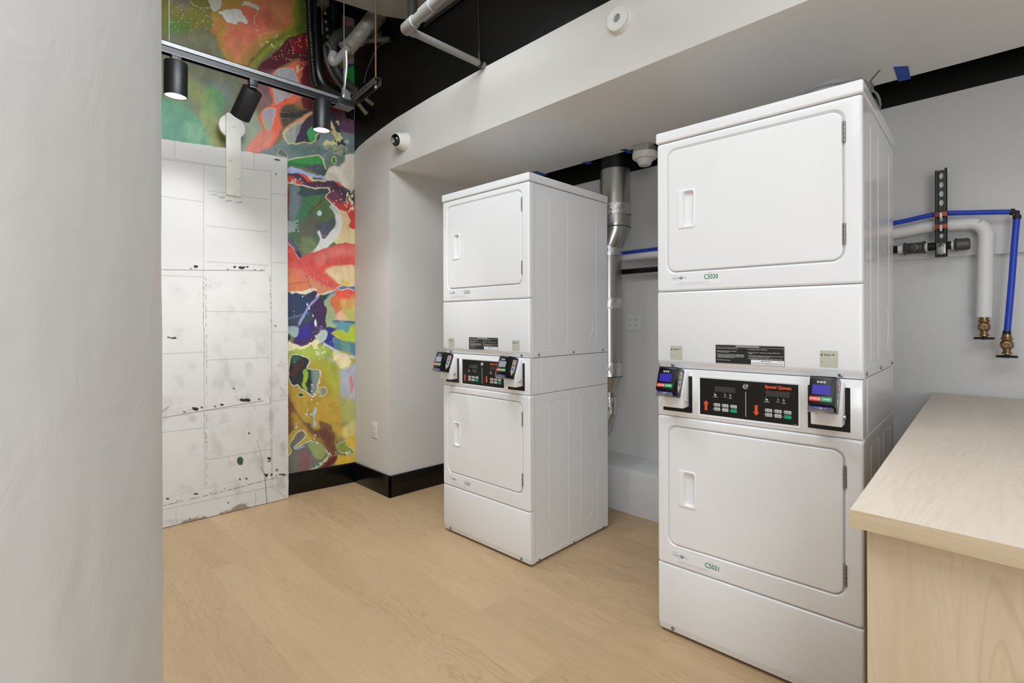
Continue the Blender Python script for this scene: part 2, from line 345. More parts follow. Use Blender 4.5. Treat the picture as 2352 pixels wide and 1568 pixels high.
# ------------------------------------------------------------------ painted surfaces (vertex colour painting helpers)
def vnoise(x, y, seed):
    r = np.random.default_rng(seed); T = r.random((256, 256))
    xi = np.floor(x).astype(int); yi = np.floor(y).astype(int); fx = x - xi; fy = y - yi
    fx = fx * fx * (3 - 2 * fx); fy = fy * fy * (3 - 2 * fy)
    g = lambda a, b: T[a % 256, b % 256]
    return (g(xi, yi) * (1 - fx) * (1 - fy) + g(xi + 1, yi) * fx * (1 - fy) + g(xi, yi + 1) * (1 - fx) * fy + g(xi + 1, yi + 1) * fx * fy) * 2 - 1
def fbm(x, y, seed, oct=4):
    s = 0; a = 1; t = 0
    for k in range(oct): s = s + a * vnoise(x * 2 ** k, y * 2 ** k, seed + k); t += a; a *= 0.5
    return s / t
def sdist(X, Y, poly):
    d = np.full(X.shape, 1e9); ins = np.zeros(X.shape, bool); n = len(poly)
    for i in range(n):
        x0, y0 = poly[i]; x1, y1 = poly[(i + 1) % n]; ex, ey = x1 - x0, y1 - y0
        t = np.clip(((X - x0) * ex + (Y - y0) * ey) / (ex * ex + ey * ey + 1e-9), 0, 1)
        d = np.minimum(d, np.hypot(X - x0 - t * ex, Y - y0 - t * ey))
        c = ((y0 > Y) != (y1 > Y)) & (X < (ex) * (Y - y0) / (ey + 1e-12) + x0); ins ^= c
    return np.where(ins, d, -d)
def catmull(poly, k=4):
    n = len(poly); out = []
    for i in range(n):
        a, b, c, d = (np.array(poly[(i + j) % n], float) for j in (-1, 0, 1, 2))
        for j in range(k):
            t = j / k; out.append(tuple(0.5 * (2 * b + (c - a) * t + (2 * a - 5 * b + 4 * c - d) * t * t + (3 * b - 3 * c + d - a) * t ** 3)))
    return out
class Paint:
    def __init__(s, X, Y, base, warp=(3.6, 17.0), seed=3):
        s.X, s.Y = X, Y; s.C = np.zeros(X.shape + (3,)); s.C[:] = lin(base); s.seed = seed
        s.wx = warp[0] * fbm(X / warp[1], Y / warp[1], seed, 4); s.wy = warp[0] * fbm(X / warp[1], Y / warp[1], seed + 50, 4)
        s.mod = 1 + 0.10 * fbm(X / 14, Y / 25, seed + 90, 4)
        s.fine = fbm(X / 5, Y / 5, seed + 120, 3)
    def blend(s, sl, c, a):
        c = np.array(lin(c)); s.C[sl] = s.C[sl] * (1 - a[..., None]) + c * a[..., None]
    def poly(s, c, pts, soft=0.8, rim=None, rimw=1.6, warp=1.0, op=1.0, smooth=True, speck=0.0):
        P = catmull(pts) if smooth else pts
        xs = [p[0] for p in P]; ys = [p[1] for p in P]; m = soft + rimw + 8
        msk = (s.X > min(xs) - m) & (s.X < max(xs) + m) & (s.Y > min(ys) - m) & (s.Y < max(ys) + m)
        if not msk.any(): return
        idx = np.nonzero(msk); X = s.X[idx] + s.wx[idx] * warp; Y = s.Y[idx] + s.wy[idx] * warp
        d = sdist(X, Y, P) + (speck * s.fine[idx] if speck else 0)
        if rim: 
            a = np.clip((d + rimw) / 1.0 + 0.5, 0, 1); s.blend(idx, rim, a)
        a = np.clip((d + soft) / (2 * soft), 0, 1); a = a * a * (3 - 2 * a) * op
        s.blend(idx, c, a)
    def line(s, c, pts, w, soft=0.5, warp=0.6, op=1.0, broken=0.0):
        for i in range(len(pts) - 1):
            (x0, y0), (x1, y1) = pts[i], pts[i + 1]; m = w + soft + 5
            msk = (s.X > min(x0, x1) - m) & (s.X < max(x0, x1) + m) & (s.Y > min(y0, y1) - m) & (s.Y < max(y0, y1) + m)
            if not msk.any(): continue
            idx = np.nonzero(msk); X = s.X[idx] + s.wx[idx] * warp; Y = s.Y[idx] + s.wy[idx] * warp
            ex, ey = x1 - x0, y1 - y0; t = np.clip(((X - x0) * ex + (Y - y0) * ey) / (ex * ex + ey * ey + 1e-9), 0, 1)
            d = w / 2 - np.hypot(X - x0 - t * ex, Y - y0 - t * ey)
            a = np.clip((d + soft) / (2 * soft), 0, 1) * op
            if broken: a = a * np.clip(0.5 + s.fine[idx] * 2.5 - broken + 0.5, 0, 1)
            s.blend(idx, c, a)
    def dots(s, c, box, n, r, seed, shape=1.0):
        g = np.random.default_rng(seed)
        for k in range(n):
            x = g.uniform(box[0], box[2]); y = g.uniform(box[1], box[3]); q = r * g.uniform(0.4, 1.3)
            msk = (abs(s.X - x) < q + 2) & (abs(s.Y - y) < q * shape + 2)
            idx = np.nonzero(msk)
            if len(idx[0]): s.blend(idx, c, np.clip(q - np.hypot(s.X[idx] - x, (s.Y[idx] - y) / shape) + 0.5, 0, 1))
def grid_mesh(name, pts3, cols, nx, nz, material, parent=None, keep=None):
    V = pts3.reshape(-1, 3); i = np.arange((nx - 1) * (nz - 1)); r, c = i // (nx - 1), i % (nx - 1); a = r * nx + c
    Fc = np.stack([a, a + 1, a + nx + 1, a + nx], 1)
    if keep is not None: Fc = Fc[keep.reshape(-1)]
    me = bpy.data.meshes.new(name); me.vertices.add(len(V)); me.vertices.foreach_set('co', V.astype(np.float32).ravel())
    me.loops.add(Fc.size); me.loops.foreach_set('vertex_index', Fc.astype(np.int32).ravel())
    me.polygons.add(len(Fc)); me.polygons.foreach_set('loop_start', (np.arange(len(Fc)) * 4).astype(np.int32))
    try: me.polygons.foreach_set('loop_total', np.full(len(Fc), 4, np.int32))
    except Exception: pass
    me.update(calc_edges=True)
    at_ = me.color_attributes.new('Col', 'FLOAT_COLOR', 'POINT'); cc = np.ones((len(V), 4), np.float32); cc[:, :3] = cols.reshape(-1, 3); at_.data.foreach_set('color', cc.ravel())
    me.materials.append(material); o = bpy.data.objects.new(name, me); COL.objects.link(o)
    if parent: o.parent = parent
    return o
def to_px(x, y, z):
    d = x * FW.x + y * FW.y; u = F * (x * RT.x + y * RT.y) / d; v = YH - 784 - F * (z - CH) / d
    return 1176 + u * math.cos(RO) - v * math.sin(RO), 784 + u * math.sin(RO) + v * math.cos(RO)
def TR(tag_):
    ox, oy, s = {'A': (650, 350, 5.806), 'B': (650, 600, 5.806), 'C': (650, 840, 5.806), 'D': (370, 0, 4.611), 'E': (600, 60, 4.9), 'P': (0, 0, 1), 'G': (360, 300, 3.485), 'H': (360, 750, 3.267)}[tag_]
    return lambda pts: [(ox + x / s, oy + y / s) for x, y in pts]
# ------------------------------------------------------------------ mural: poured-paint abstract wallcovering
def build_mural():
    xs = np.concatenate([np.arange(-1.0, 0.6, 0.02), np.arange(0.6, X1 - 0.001, 0.0034), [X1 - 0.001]]); zs = np.arange(0.14, 3.6, 0.0036)
    GX, GZ = np.meshgrid(xs, zs); GY = mural_y(GX) - 0.004
    PX, PY = to_px(np.maximum(GX, 0.1), GY, GZ); PX = PX - (GX < 0.1) * 200 * (0.1 - GX)
    P = Paint(PX, PY, (112, 108, 72)); T = {k: TR(k) for k in 'ABCDEP'}
    def p(tag_, c, pts, **k): P.poly(c, T[tag_](pts), **k)
    def l(tag_, c, pts, w, **k): P.line(c, T[tag_](pts), w, **k)
    # ---- upper left
    p('D', (128, 126, 58), [(-300, -200), (700, -200), (620, 250), (300, 300), (-300, 350)], soft=14)
    p('D', (95, 130, 60), [(60, 200), (300, 230), (300, 350), (80, 380)], soft=16)
    p('D', (118, 112, 118), [(130, -60), (300, -60), (260, 90), (150, 70)], soft=12, op=.7)
    p('D', (122, 122, 96), [(60, 380), (500, 360), (700, 520), (650, 720), (300, 620), (60, 560)], soft=16)
    p('D', (88, 80, 66), [(350, 560), (520, 560), (560, 780), (440, 860), (320, 700)], soft=14, op=.8)
    p('D', (104, 108, 84), [(-200, 620), (300, 640), (820, 800), (860, 1100), (600, 1250), (0, 1100)], soft=16)
    p('D', (110, 122, 122), [(480, 860), (700, 900), (760, 1080), (640, 1060), (560, 940)], soft=12, op=.7)
    p('D', (86, 128, 84), [(-300, 860), (100, 900), (300, 1060), (250, 1300), (0, 1300), (-300, 1300)], soft=16, op=.8)
    p('D', (86, 140, 88), [(470, 930), (640, 960), (680, 1100), (600, 1240), (440, 1180)], soft=9)
    p('D', (128, 142, 78), [(60, 700), (420, 900), (560, 1100), (640, 1320), (560, 1340), (380, 1120), (200, 950)], soft=12, op=.6)
    p('D', (78, 142, 112), [(-300, 1060), (250, 1130), (480, 1350), (520, 1600), (-300, 1700)], soft=13)
    p('D', (112, 170, 130), [(250, 1300), (420, 1330), (430, 1500), (300, 1560)], soft=9, op=.8)
    p('D', (146, 158, 84), [(400, 1180), (560, 1230), (660, 1340), (690, 1560), (560, 1600), (470, 1400)], soft=9, op=.7)
    p('D', (146, 158, 134), [(860, 1100), (1060, 1260), (1080, 1600), (700, 1620), (700, 1330), (800, 1200)], soft=10)
    # salmon lobe and its lime rim
    p('D', (126, 138, 42), [(560, -100), (1560, -100), (1560, 360), (1300, 460), (1080, 600), (960, 760), (860, 800), (700, 620), (900, 300)], soft=3)
    p('D', (92, 112, 32), [(1440, -100), (1560, -100), (1560, 340), (1430, 350), (1470, 150)], soft=6)
    p('D', (178, 138, 66), [(600, 0), (1330, -100), (1410, 130), (1380, 300), (1100, 430), (960, 640), (860, 820), (700, 640), (590, 420)], soft=4)
    p('D', (203, 122, 84), [(640, 180), (900, 40), (1290, -60), (1380, 180), (1280, 300), (1040, 400), (880, 640), (760, 600), (640, 430), (700, 300)], soft=8)
    p('D', (210, 108, 88), [(880, 100), (1120, 120), (1180, 220), (1050, 380), (860, 420), (740, 330), (880, 290)], soft=8, op=.85)
    p('D', (216, 152, 104), [(1180, 20), (1350, 60), (1330, 220), (1230, 210)], soft=9, op=.6)
    p('D', (182, 128, 64), [(560, 20), (640, 60), (680, 250), (600, 350), (520, 330), (600, 220)], soft=5)
    l('D', (140, 132, 66), [(600, 120), (670, 220), (650, 300), (590, 350)], 2.2, soft=1.5)
    p('D', (170, 128, 66), [(840, 640), (960, 480), (1100, 470), (1000, 620), (900, 800), (850, 820)], soft=8)
    l('D', (100, 100, 44), [(860, 800), (960, 640), (1120, 480), (1300, 380)], 7, soft=4)
    # dark red wash
    p('D', (84, 18, 34), [(1560, 340), (1700, 300), (1700, 800), (1480, 630), (1300, 680), (1210, 730), (1080, 770), (1020, 730), (1090, 640), (1230, 540), (1330, 420), (1450, 370)], soft=2)
    p('D', (130, 16, 26), [(1380, 420), (1530, 380), (1560, 540), (1400, 560)], soft=7)
    p('D', (236, 60, 24), [(1530, 405), (1568, 420), (1560, 470), (1535, 440)], soft=2)
    p('D', (128, 96, 92), [(880, 820), (1060, 760), (1180, 860), (1190, 1080), (1090, 1160), (990, 1110), (900, 980)], soft=7)
    p('D', (112, 70, 82), [(1060, 760), (1190, 740), (1170, 900), (1110, 1010), (1040, 900)], soft=5, op=.8)
    # coral body
    p('D', (226, 98, 72), [(1640, 860), (1640, 700), (1480, 640), (1340, 690), (1180, 760), (1130, 860), (1180, 1080), (1090, 1160), (1030, 1240), (1070, 1400), (930, 1600), (1090, 1640), (1210, 1500), (1300, 1280), (1290, 1130), (1440, 1100), (1700, 1000)], soft=2.5)
    p('D', (216, 128, 108), [(1060, 1380), (1200, 1420), (1100, 1600), (900, 1600)], soft=6)
    p('D', (168, 164, 166), [(1225, 745), (1370, 722), (1430, 800), (1440, 950), (1290, 1050), (1210, 1095), (1190, 940), (1155, 870)], rim=(222, 196, 180), rimw=1.0)
    p('D', (148, 140, 120), [(1400, 860), (1440, 940), (1330, 1020), (1380, 920)], soft=3)
    p('D', (164, 152, 168), [(1095, 1165), (1210, 1148), (1200, 1250), (1150, 1380), (1100, 1360), (1072, 1250)], rim=(225, 180, 150), rimw=1.0)
    p('D', (158, 176, 138), [(1080, 1250), (1150, 1260), (1140, 1370), (1090, 1350)], soft=4, op=.6)
    # white skin patch and splashes
    p('D', (218, 216, 206), [(605, 122), (700, 92), (800, 98), (860, 140), (905, 215), (908, 262), (880, 262), (830, 238), (785, 265), (760, 245), (700, 232), (650, 170)], warp=1.6, speck=1.2)
    p('D', (205, 202, 186), [(500, 20), (560, -20), (640, -20), (640, 40), (600, 100), (560, 130), (520, 80)], warp=2, speck=2)
    p('D', (206, 200, 182), [(880, 40), (960, 20), (1020, 70), (1015, 110), (960, 60), (850, 75)], warp=2, speck=2)
    l('D', (214, 208, 190), [(300, 0), (340, 50), (420, 80), (520, 85)], 1.3, broken=.2)
    l('D', (218, 190, 170), [(1010, 80), (1020, 140), (985, 180), (995, 260)], 1.1)
    P.dots((215, 208, 180), T['D']([(80, 60), (560, 330)])[0] + T['D']([(560, 330)])[0], 60, 1.0, 1)
    P.dots((232, 190, 130), T['D']([(1000, 200)])[0] + T['D']([(1560, 640)])[0], 60, .7, 2)
    P.dots((225, 205, 165), T['D']([(1020, 330)])[0] + T['D']([(1240, 520)])[0], 22, 1.3, 3)
    for a, b in (((1000, 330), (1120, 400)), ((1130, 440), (1220, 530)), ((1180, 470), (1230, 520))): l('D', (222, 206, 150), [a, b], 2.2, broken=.25, warp=3)
    P.dots((240, 200, 170), T['D']([(1180, 380)])[0] + T['D']([(1614, 640)])[0], 60, 1.0, 5)
    P.dots((70, 16, 30), T['D']([(1470, 640)])[0] + T['D']([(1614, 880)])[0], 80, 1.5, 6)
    P.dots((236, 170, 150), T['D']([(1400, 680)])[0] + T['D']([(1600, 880)])[0], 30, 2.0, 8)
    p('D', (206, 202, 140), [(1430, 700), (1460, 720), (1455, 780), (1435, 750)], warp=2)
    # fern-like flick
    for k in range(8): l('D', (158, 164, 70), [(350 + k * 13, 960 + k * 18), (400 + k * 9, 960 + k * 20)], .7, op=.8)
    # ---- right of the coral (view E)
    p('E', (78, 72, 52), [(225, 910), (370, 870), (560, 770), (700, 800), (700, 960), (560, 985), (420, 1050), (280, 1140), (215, 1080)], soft=5)
    p('E', (156, 112, 76), [(380, 860), (560, 740), (700, 780), (600, 900), (460, 930)], soft=8, op=.8)
    p('E', (42, 42, 40), [(230, 950), (380, 970), (560, 945), (520, 1010), (400, 1040), (240, 1050)], soft=4)
    for yy in (965, 1035): l('E', (170, 140, 100), [(225, yy), (320, yy + 10)], .8)
    p('E', (112, 130, 130), [(-100, 1440), (150, 1350), (250, 1260), (350, 1330), (560, 1310), (640, 1200), (820, 1190), (1060, 1200), (1100, 1640), (700, 1560), (300, 1560), (-60, 1480)], soft=5)
    p('E', (76, 98, 104), [(330, 1350), (560, 1335), (700, 1380), (700, 1440), (420, 1440)], soft=6, op=.8)
    p('E', (206, 148, 114), [(240, 1230), (280, 1140), (400, 1060), (560, 960), (600, 985), (500, 1090), (420, 1150), (300, 1190), (260, 1270)], soft=3)
    p('E', (152, 160, 146), [(255, 1220), (310, 1150), (470, 1090), (430, 1170), (390, 1260), (350, 1318), (290, 1300)], rim=(205, 196, 140), rimw=1.4)
    p('E', (128, 122, 152), [(400, 1150), (480, 1080), (420, 1230), (370, 1300)], soft=3, op=.7)
    p('E', (52, 44, 64), [(490, 1060), (580, 985), (640, 1000), (660, 1240), (590, 1300), (470, 1295), (380, 1310), (430, 1180)], soft=1)
    p('E', (60, 150, 88), [(515, 1185), (580, 1115), (680, 1120), (640, 1240), (600, 1290), (560, 1310), (530, 1250)], soft=1)
    l('E', (204, 196, 138), [(250, 1200), (260, 1270), (310, 1320), (400, 1325), (480, 1300), (560, 1318), (620, 1280), (610, 1230), (650, 1200)], 2.2)
    p('E', (94, 60, 92), [(770, 905), (900, 880), (1000, 940), (1060, 1050), (1060, 1200), (950, 1200), (860, 1120), (800, 1000)], soft=3)
    p('E', (128, 96, 120), [(900, 980), (1000, 1000), (1040, 1120), (920, 1100)], soft=7, op=.7)
    p('E', (120, 20, 36), [(770, 900), (960, 880), (930, 950), (800, 950)], soft=4)
    p('E', (50, 52, 64), [(780, 970), (830, 1010), (880, 1120), (930, 1300), (940, 1380), (880, 1390), (830, 1280), (790, 1120)], soft=2)
    for q in ([(780, 1075), (810, 1100), (852, 1285), (820, 1265)], [(850, 1205), (905, 1215), (912, 1288), (868, 1285)], [(890, 1350), (950, 1365), (950, 1410), (880, 1385)], [(850, 1060), (878, 1070), (870, 1100), (848, 1085)],
              [(800, 1290), (860, 1310), (850, 1350), (800, 1320)], [(760, 1190), (790, 1200), (815, 1250), (790, 1250)]): p('E', (206, 194, 138), q, warp=2.5, speck=2.5)
    p('E', (204, 196, 150), [(700, 1315), (760, 1305), (830, 1350), (920, 1410), (900, 1455), (800, 1420), (720, 1380)], warp=2, speck=2.5)
    p('E', (130, 148, 146), [(740, 1370), (800, 1365), (820, 1410), (770, 1420)], soft=2)
    P.dots((44, 46, 52), T['E']([(830, 1280)])[0] + T['E']([(960, 1440)])[0], 24, 1.6, 9)
    p('E', (60, 80, 82), [(180, 1450), (200, 1395), (240, 1400), (285, 1470)], rim=(205, 198, 140), rimw=2)
    p('E', (170, 180, 176), [(932, 1280), (970, 1275), (970, 1310), (935, 1310)], soft=2)
    # ---- pieces seen between the pipes, top
    p('P', (206, 122, 104), [(728, -30), (775, -30), (775, 120), (760, 150), (745, 150), (730, 60)], soft=1)
    p('P', (96, 24, 36), [(700, 150), (760, 150), (790, 200), (790, 250), (700, 250)], soft=4)
    p('P', (234, 58, 26), [(736, 150), (742, 152), (748, 165), (742, 170)], soft=1)
    p('P', (158, 106, 112), [(770, 10), (830, 20), (830, 80), (770, 80)], soft=2)
    p('P', (176, 118, 88), [(770, 60), (800, 70), (812, 95), (830, 130), (790, 140), (770, 110)], soft=4)
    p('P', (150, 132, 88), [(790, 110), (830, 110), (830, 150), (790, 160)], soft=4)
    p('P', (70, 44, 84), [(780, 165), (800, 145), (830, 132), (830, 160), (790, 172)], soft=2)
    p('P', (150, 160, 178), [(800, 140), (830, 122), (830, 134), (806, 146)], soft=2)
    p('P', (40, 160, 76), [(786, 172), (800, 155), (830, 148), (830, 196), (800, 190)], soft=1.2)
    # ---- view A
    p('A', (96, 118, 110), [(-40, -80), (1000, -80), (1000, 120), (600, 120), (480, 30), (60, 60), (-40, 60)], soft=3, op=.6)
    p('A', (48, 138, 66), [(50, 98), (240, 72), (470, 48), (540, 100), (570, 180), (480, 200), (300, 205), (150, 165), (55, 140)], soft=1.2)
    p('A', (38, 96, 48), [(60, 130), (300, 150), (300, 205), (60, 160)], soft=5, op=.8)
    p('A', (66, 78, 88), [(300, 190), (560, 170), (590, 340), (430, 270), (320, 220)], soft=2)
    p('A', (162, 176, 212), [(40, 210), (130, 188), (250, 235), (400, 292), (590, 330), (585, 380), (480, 368), (330, 322), (210, 290), (100, 302), (40, 270)], soft=1, speck=3)
    p('A', (206, 200, 188), [(588, 235), (655, 160), (780, 175), (850, 30), (960, 40), (960, 440), (860, 560), (790, 460), (700, 398), (600, 378), (575, 290)], soft=1, speck=2, warp=1.5)
    p('A', (98, 116, 98), [(560, 100), (640, 60), (830, 60), (800, 150), (680, 160), (600, 220)], soft=3)
    p('A', (50, 120, 64), [(670, 70), (700, 70), (708, 130), (680, 140), (660, 110)], rim=(205, 202, 150), rimw=1.6)
    l('A', (200, 198, 150), [(-20, 80), (60, 98), (240, 62), (470, 40), (540, 100), (560, 180), (570, 220)], 2.4)
    p('A', (88, 56, 82), [(40, 292), (200, 278), (330, 330), (430, 382), (600, 372), (720, 390), (850, 490), (960, 590), (960, 720), (800, 660), (640, 540), (600, 468), (430, 486), (270, 446), (40, 400)], soft=1)
    p('A', (206, 70, 62), [(40, 320), (150, 325), (240, 385), (270, 438), (120, 415), (40, 392)], soft=3)
    p('A', (214, 82, 66), [(200, 276), (300, 305), (370, 360), (420, 388), (340, 395), (270, 330)], soft=2)
    p('A', (214, 208, 170), [(330, 320), (420, 335), (580, 378), (480, 388), (390, 385)], soft=1.5)
    p('A', (60, 100, 92), [(395, 335), (520, 350), (525, 370), (420, 362)], soft=1)
    p('A', (214, 80, 62), [(700, 395), (750, 390), (780, 450), (730, 440)], soft=2)
    p('A', (58, 42, 66), [(640, 420), (760, 460), (960, 600), (960, 680), (800, 620), (700, 520)], soft=6, op=.7)
    p('A', (206, 58, 56), [(590, 560), (640, 610), (760, 650), (960, 700), (960, 1060), (900, 1000), (890, 860), (790, 790), (660, 670), (570, 600)], soft=2)
    p('A', (112, 64, 92), [(610, 520), (700, 520), (840, 650), (760, 680), (640, 640), (580, 580)], soft=6)
    p('A', (86, 112, 88), [(30, 460), (210, 452), (430, 486), (600, 478), (612, 525), (565, 600), (650, 690), (690, 850), (712, 930), (680, 1010), (540, 1157), (500, 1130), (470, 1060), (490, 1180), (430, 1320), (265, 1400), (30, 1130)], soft=1, rim=(220, 214, 200), rimw=1.8)
    p('A', (118, 136, 146), [(90, 470), (210, 470), (230, 800), (180, 1000), (90, 980)], soft=9)
    p('A', (66, 128, 90), [(330, 560), (560, 560), (450, 700), (320, 860), (220, 1000), (160, 1200), (170, 900), (250, 700)], soft=9)
    p('A', (112, 104, 96), [(260, 880), (450, 860), (480, 1000), (300, 1180), (200, 1080)], soft=10, op=.7)
    p('A', (96, 122, 72), [(380, 640), (620, 640), (680, 860), (500, 930), (420, 800)], soft=9, op=.7)
    p('A', (84, 88, 106), [(440, 960), (700, 900), (640, 1040), (540, 1150), (480, 1050)], soft=6)
    p('A', (126, 138, 100), [(250, 1150), (460, 1190), (400, 1330), (270, 1380)], soft=8, op=.8)
    p('A', (64, 82, 92), [(228, 455), (430, 488), (598, 482), (608, 530), (500, 550), (340, 572), (270, 592), (212, 545), (250, 500)], soft=1, rim=(46, 74, 66), rimw=1)
    l('A', (104, 52, 48), [(560, 570), (500, 650), (430, 720), (340, 830)], 3.2, soft=2, broken=.2)
    p('A', (142, 50, 66), [(35, 490), (85, 500), (85, 800), (60, 920), (35, 900)], soft=2)
    l('A', (60, 40, 56), [(30, 300), (210, 300), (290, 380), (340, 415), (560, 410), (700, 430), (840, 540), (960, 620)], 4, soft=3, op=.7)
    p('A', (226, 202, 156), [(640, 685), (760, 760), (850, 800), (900, 900), (890, 990), (960, 1060), (960, 1230), (850, 1210), (690, 1210), (740, 950)], soft=1.2, speck=2)
    p('A', (222, 226, 230), [(640, 685), (720, 730), (780, 860), (785, 1000), (700, 1160), (610, 1250), (520, 1360), (400, 1460), (350, 1545), (220, 1562), (130, 1525), (230, 1470), (195, 1392), (270, 1396), (380, 1340), (440, 1280), (492, 1170), (458, 1070), (492, 1050), (540, 1157), (690, 1000), (712, 930), (688, 850)], soft=1, warp=.6)
    p('A', (190, 208, 206), [(620, 720), (660, 700), (740, 780), (740, 850), (690, 800)], soft=2)
    p('A', (232, 226, 204), [(440, 1290), (600, 1250), (420, 1450), (350, 1545), (220, 1560), (250, 1480)], soft=5, op=.7)
    p('A', (74, 48, 100), [(30, 1100), (130, 1190), (262, 1400), (205, 1392), (165, 1375), (30, 1200)], soft=1)
    p('A', (120, 104, 136), [(30, 1080), (100, 1160), (190, 1290), (150, 1290), (30, 1170)], soft=3, op=.8)
    p('A', (212, 78, 68), [(20, 1220), (110, 1255), (190, 1385), (228, 1475), (135, 1515), (180, 1600), (20, 1600)], soft=1.5, rim=(225, 205, 180), rimw=1.5)
    p('A', (205, 220, 222), [(450, 805), (485, 772), (520, 805), (500, 845), (468, 840)], soft=.8, warp=0)
    p('A', (158, 172, 172), [(30, 930), (110, 930), (150, 980), (140, 1040), (60, 1060), (30, 1040)], soft=2)
    P.dots((218, 222, 222), T['A']([(140, 900)])[0] + T['A']([(210, 1060)])[0], 14, 1.3, 12)
    P.dots((236, 214, 196), T['A']([(620, 500)])[0] + T['A']([(940, 720)])[0], 26, 1.3, 14)
    P.dots((226, 214, 176), T['A']([(820, 560)])[0] + T['A']([(930, 800)])[0], 16, 2.6, 15, 1.6)
    P.dots((232, 216, 200), T['A']([(100, 340)])[0] + T['A']([(260, 420)])[0], 10, 1.8, 16)
    l('A', (222, 120, 120), [(500, 1090), (540, 1112), (590, 1115)], 1.2)
    l('A', (226, 214, 190), [(40, 400), (280, 446), (430, 484), (596, 468), (628, 522), (575, 575), (575, 610), (650, 685)], 2.4)
    # ---- view B
    p('B', (214, 86, 82), [(30, 60), (600, -180), (1000, -180), (1000, 500), (700, 500), (690, 380), (480, 420), (370, 370), (30, 400)], soft=2)
    p('B', (224, 132, 122), [(420, -60), (700, -170), (1000, -190), (1000, -90), (650, -60), (500, 60)], soft=8, op=.6)
    p('B', (232, 200, 156), [(560, 135), (690, 70), (850, 50), (1000, 100), (1000, 340), (760, 322), (680, 235)], soft=4)
    p('B', (222, 184, 92), [(760, 260), (880, 260), (870, 345), (820, 330)], soft=4)
    p('B', (200, 118, 78), [(30, 95), (120, 120), (200, 200), (350, 230), (360, 372), (30, 395)], soft=4)
    p('B', (206, 112, 92), [(110, 100), (300, 130), (360, 300), (250, 260), (150, 190)], soft=5)
    l('B', (172, 70, 56), [(50, 310), (200, 285), (350, 280)], 1.6, soft=1.2)
    p('B', (208, 142, 106), [(330, 200), (430, 260), (560, 340), (690, 372), (500, 415), (370, 360)], soft=5, speck=4)
    l('B', (96, 60, 70), [(285, 130), (340, 260), (375, 370)], 2.4, soft=1, broken=.15)
    p('B', (212, 208, 188), [(30, 402), (250, 392), (430, 360), (480, 425), (690, 378), (700, 440), (560, 530), (480, 480), (350, 445), (170, 425), (30, 445)], soft=1.2)
    p('B', (40, 56, 86), [(30, 450), (82, 404), (130, 436), (175, 415), (290, 445), (350, 430), (430, 392), (456, 432), (400, 540), (395, 810), (200, 850), (30, 860)], soft=1)
    p('B', (52, 74, 84), [(30, 760), (380, 680), (390, 800), (200, 850), (30, 850)], soft=6, op=.7)
    p('B', (62, 40, 82), [(390, 420), (450, 400), (440, 470), (520, 440), (552, 545), (580, 640), (572, 880), (500, 950), (430, 1040), (350, 1130), (250, 1130), (140, 1090), (210, 860), (390, 810), (380, 600)], soft=1)
    p('B', (48, 42, 132), [(200, 880), (370, 840), (380, 990), (280, 1040), (165, 1020)], soft=8)
    p('B', (36, 66, 62), [(510, 460), (600, 425), (640, 430), (550, 520)], soft=2)
    p('B', (84, 138, 170), [(545, 530), (600, 450), (690, 386), (690, 425), (620, 470)], soft=1.6)
    p('B', (154, 172, 130), [(555, 555), (620, 470), (695, 420), (700, 470), (640, 500), (650, 580), (690, 650), (725, 860), (640, 892), (570, 890), (582, 650)], soft=1)
    p('B', (226, 88, 62), [(700, 385), (820, 395), (1000, 360), (1000, 515), (800, 520), (700, 490)], soft=3)
    p('B', (208, 112, 70), [(635, 500), (700, 470), (820, 510), (780, 580), (730, 700), (700, 720), (680, 620)], soft=3)
    p('B', (206, 164, 100), [(780, 520), (1000, 500), (1000, 680), (800, 680)], soft=6, speck=3)
    p('B', (188, 186, 104), [(800, 660), (1000, 620), (1000, 830), (720, 800)], soft=6)
    p('B', (222, 178, 150), [(720, 690), (790, 650), (830, 740), (790, 790), (710, 780)], soft=4)
    p('B', (96, 118, 162), [(722, 352), (820, 335), (870, 345), (1000, 310), (1000, 372), (850, 372), (760, 382)], soft=1, rim=(228, 214, 190), rimw=1.6)
    p('B', (96, 146, 156), [(660, 800), (1000, 800), (1000, 900), (870, 955), (780, 920), (700, 935), (720, 860)], soft=1.2, speck=2)
    p('B', (60, 76, 140), [(665, 800), (760, 795), (740, 815), (680, 812)], warp=2); p('B', (60, 76, 140), [(800, 812), (940, 808), (940, 826), (860, 828)], warp=2)
    p('B', (46, 42, 128), [(560, 895), (640, 880), (700, 930), (690, 1060), (690, 1160), (620, 1140), (550, 1090), (590, 960)], soft=1.5)
    p('B', (74, 118, 152), [(670, 1020), (890, 1080), (1000, 1080), (1000, 1270), (780, 1250), (680, 1160)], soft=1.5)
    p('B', (96, 144, 138), [(760, 1060), (890, 1090), (900, 1240), (790, 1240)], soft=7)
    p('B', (170, 188, 52), [(666, 950), (780, 918), (870, 952), (900, 870), (1000, 850), (1000, 1060), (840, 1062), (700, 1015)], soft=1.4)
    l('B', (136, 146, 198), [(470, 470), (400, 545), (330, 625), (270, 730), (212, 835)], 5, soft=1)
    l('B', (120, 128, 180), [(60, 775), (200, 730), (340, 688)], 3, soft=1.6, op=.7)
    p('B', (146, 170, 176), [(50, 900), (120, 862), (205, 900), (170, 1000), (60, 965)], soft=2)
    p('B', (176, 190, 182), [(425, 1000), (470, 960), (520, 912), (590, 940), (590, 990), (570, 1060), (480, 1100)], soft=1.2, warp=1.8)
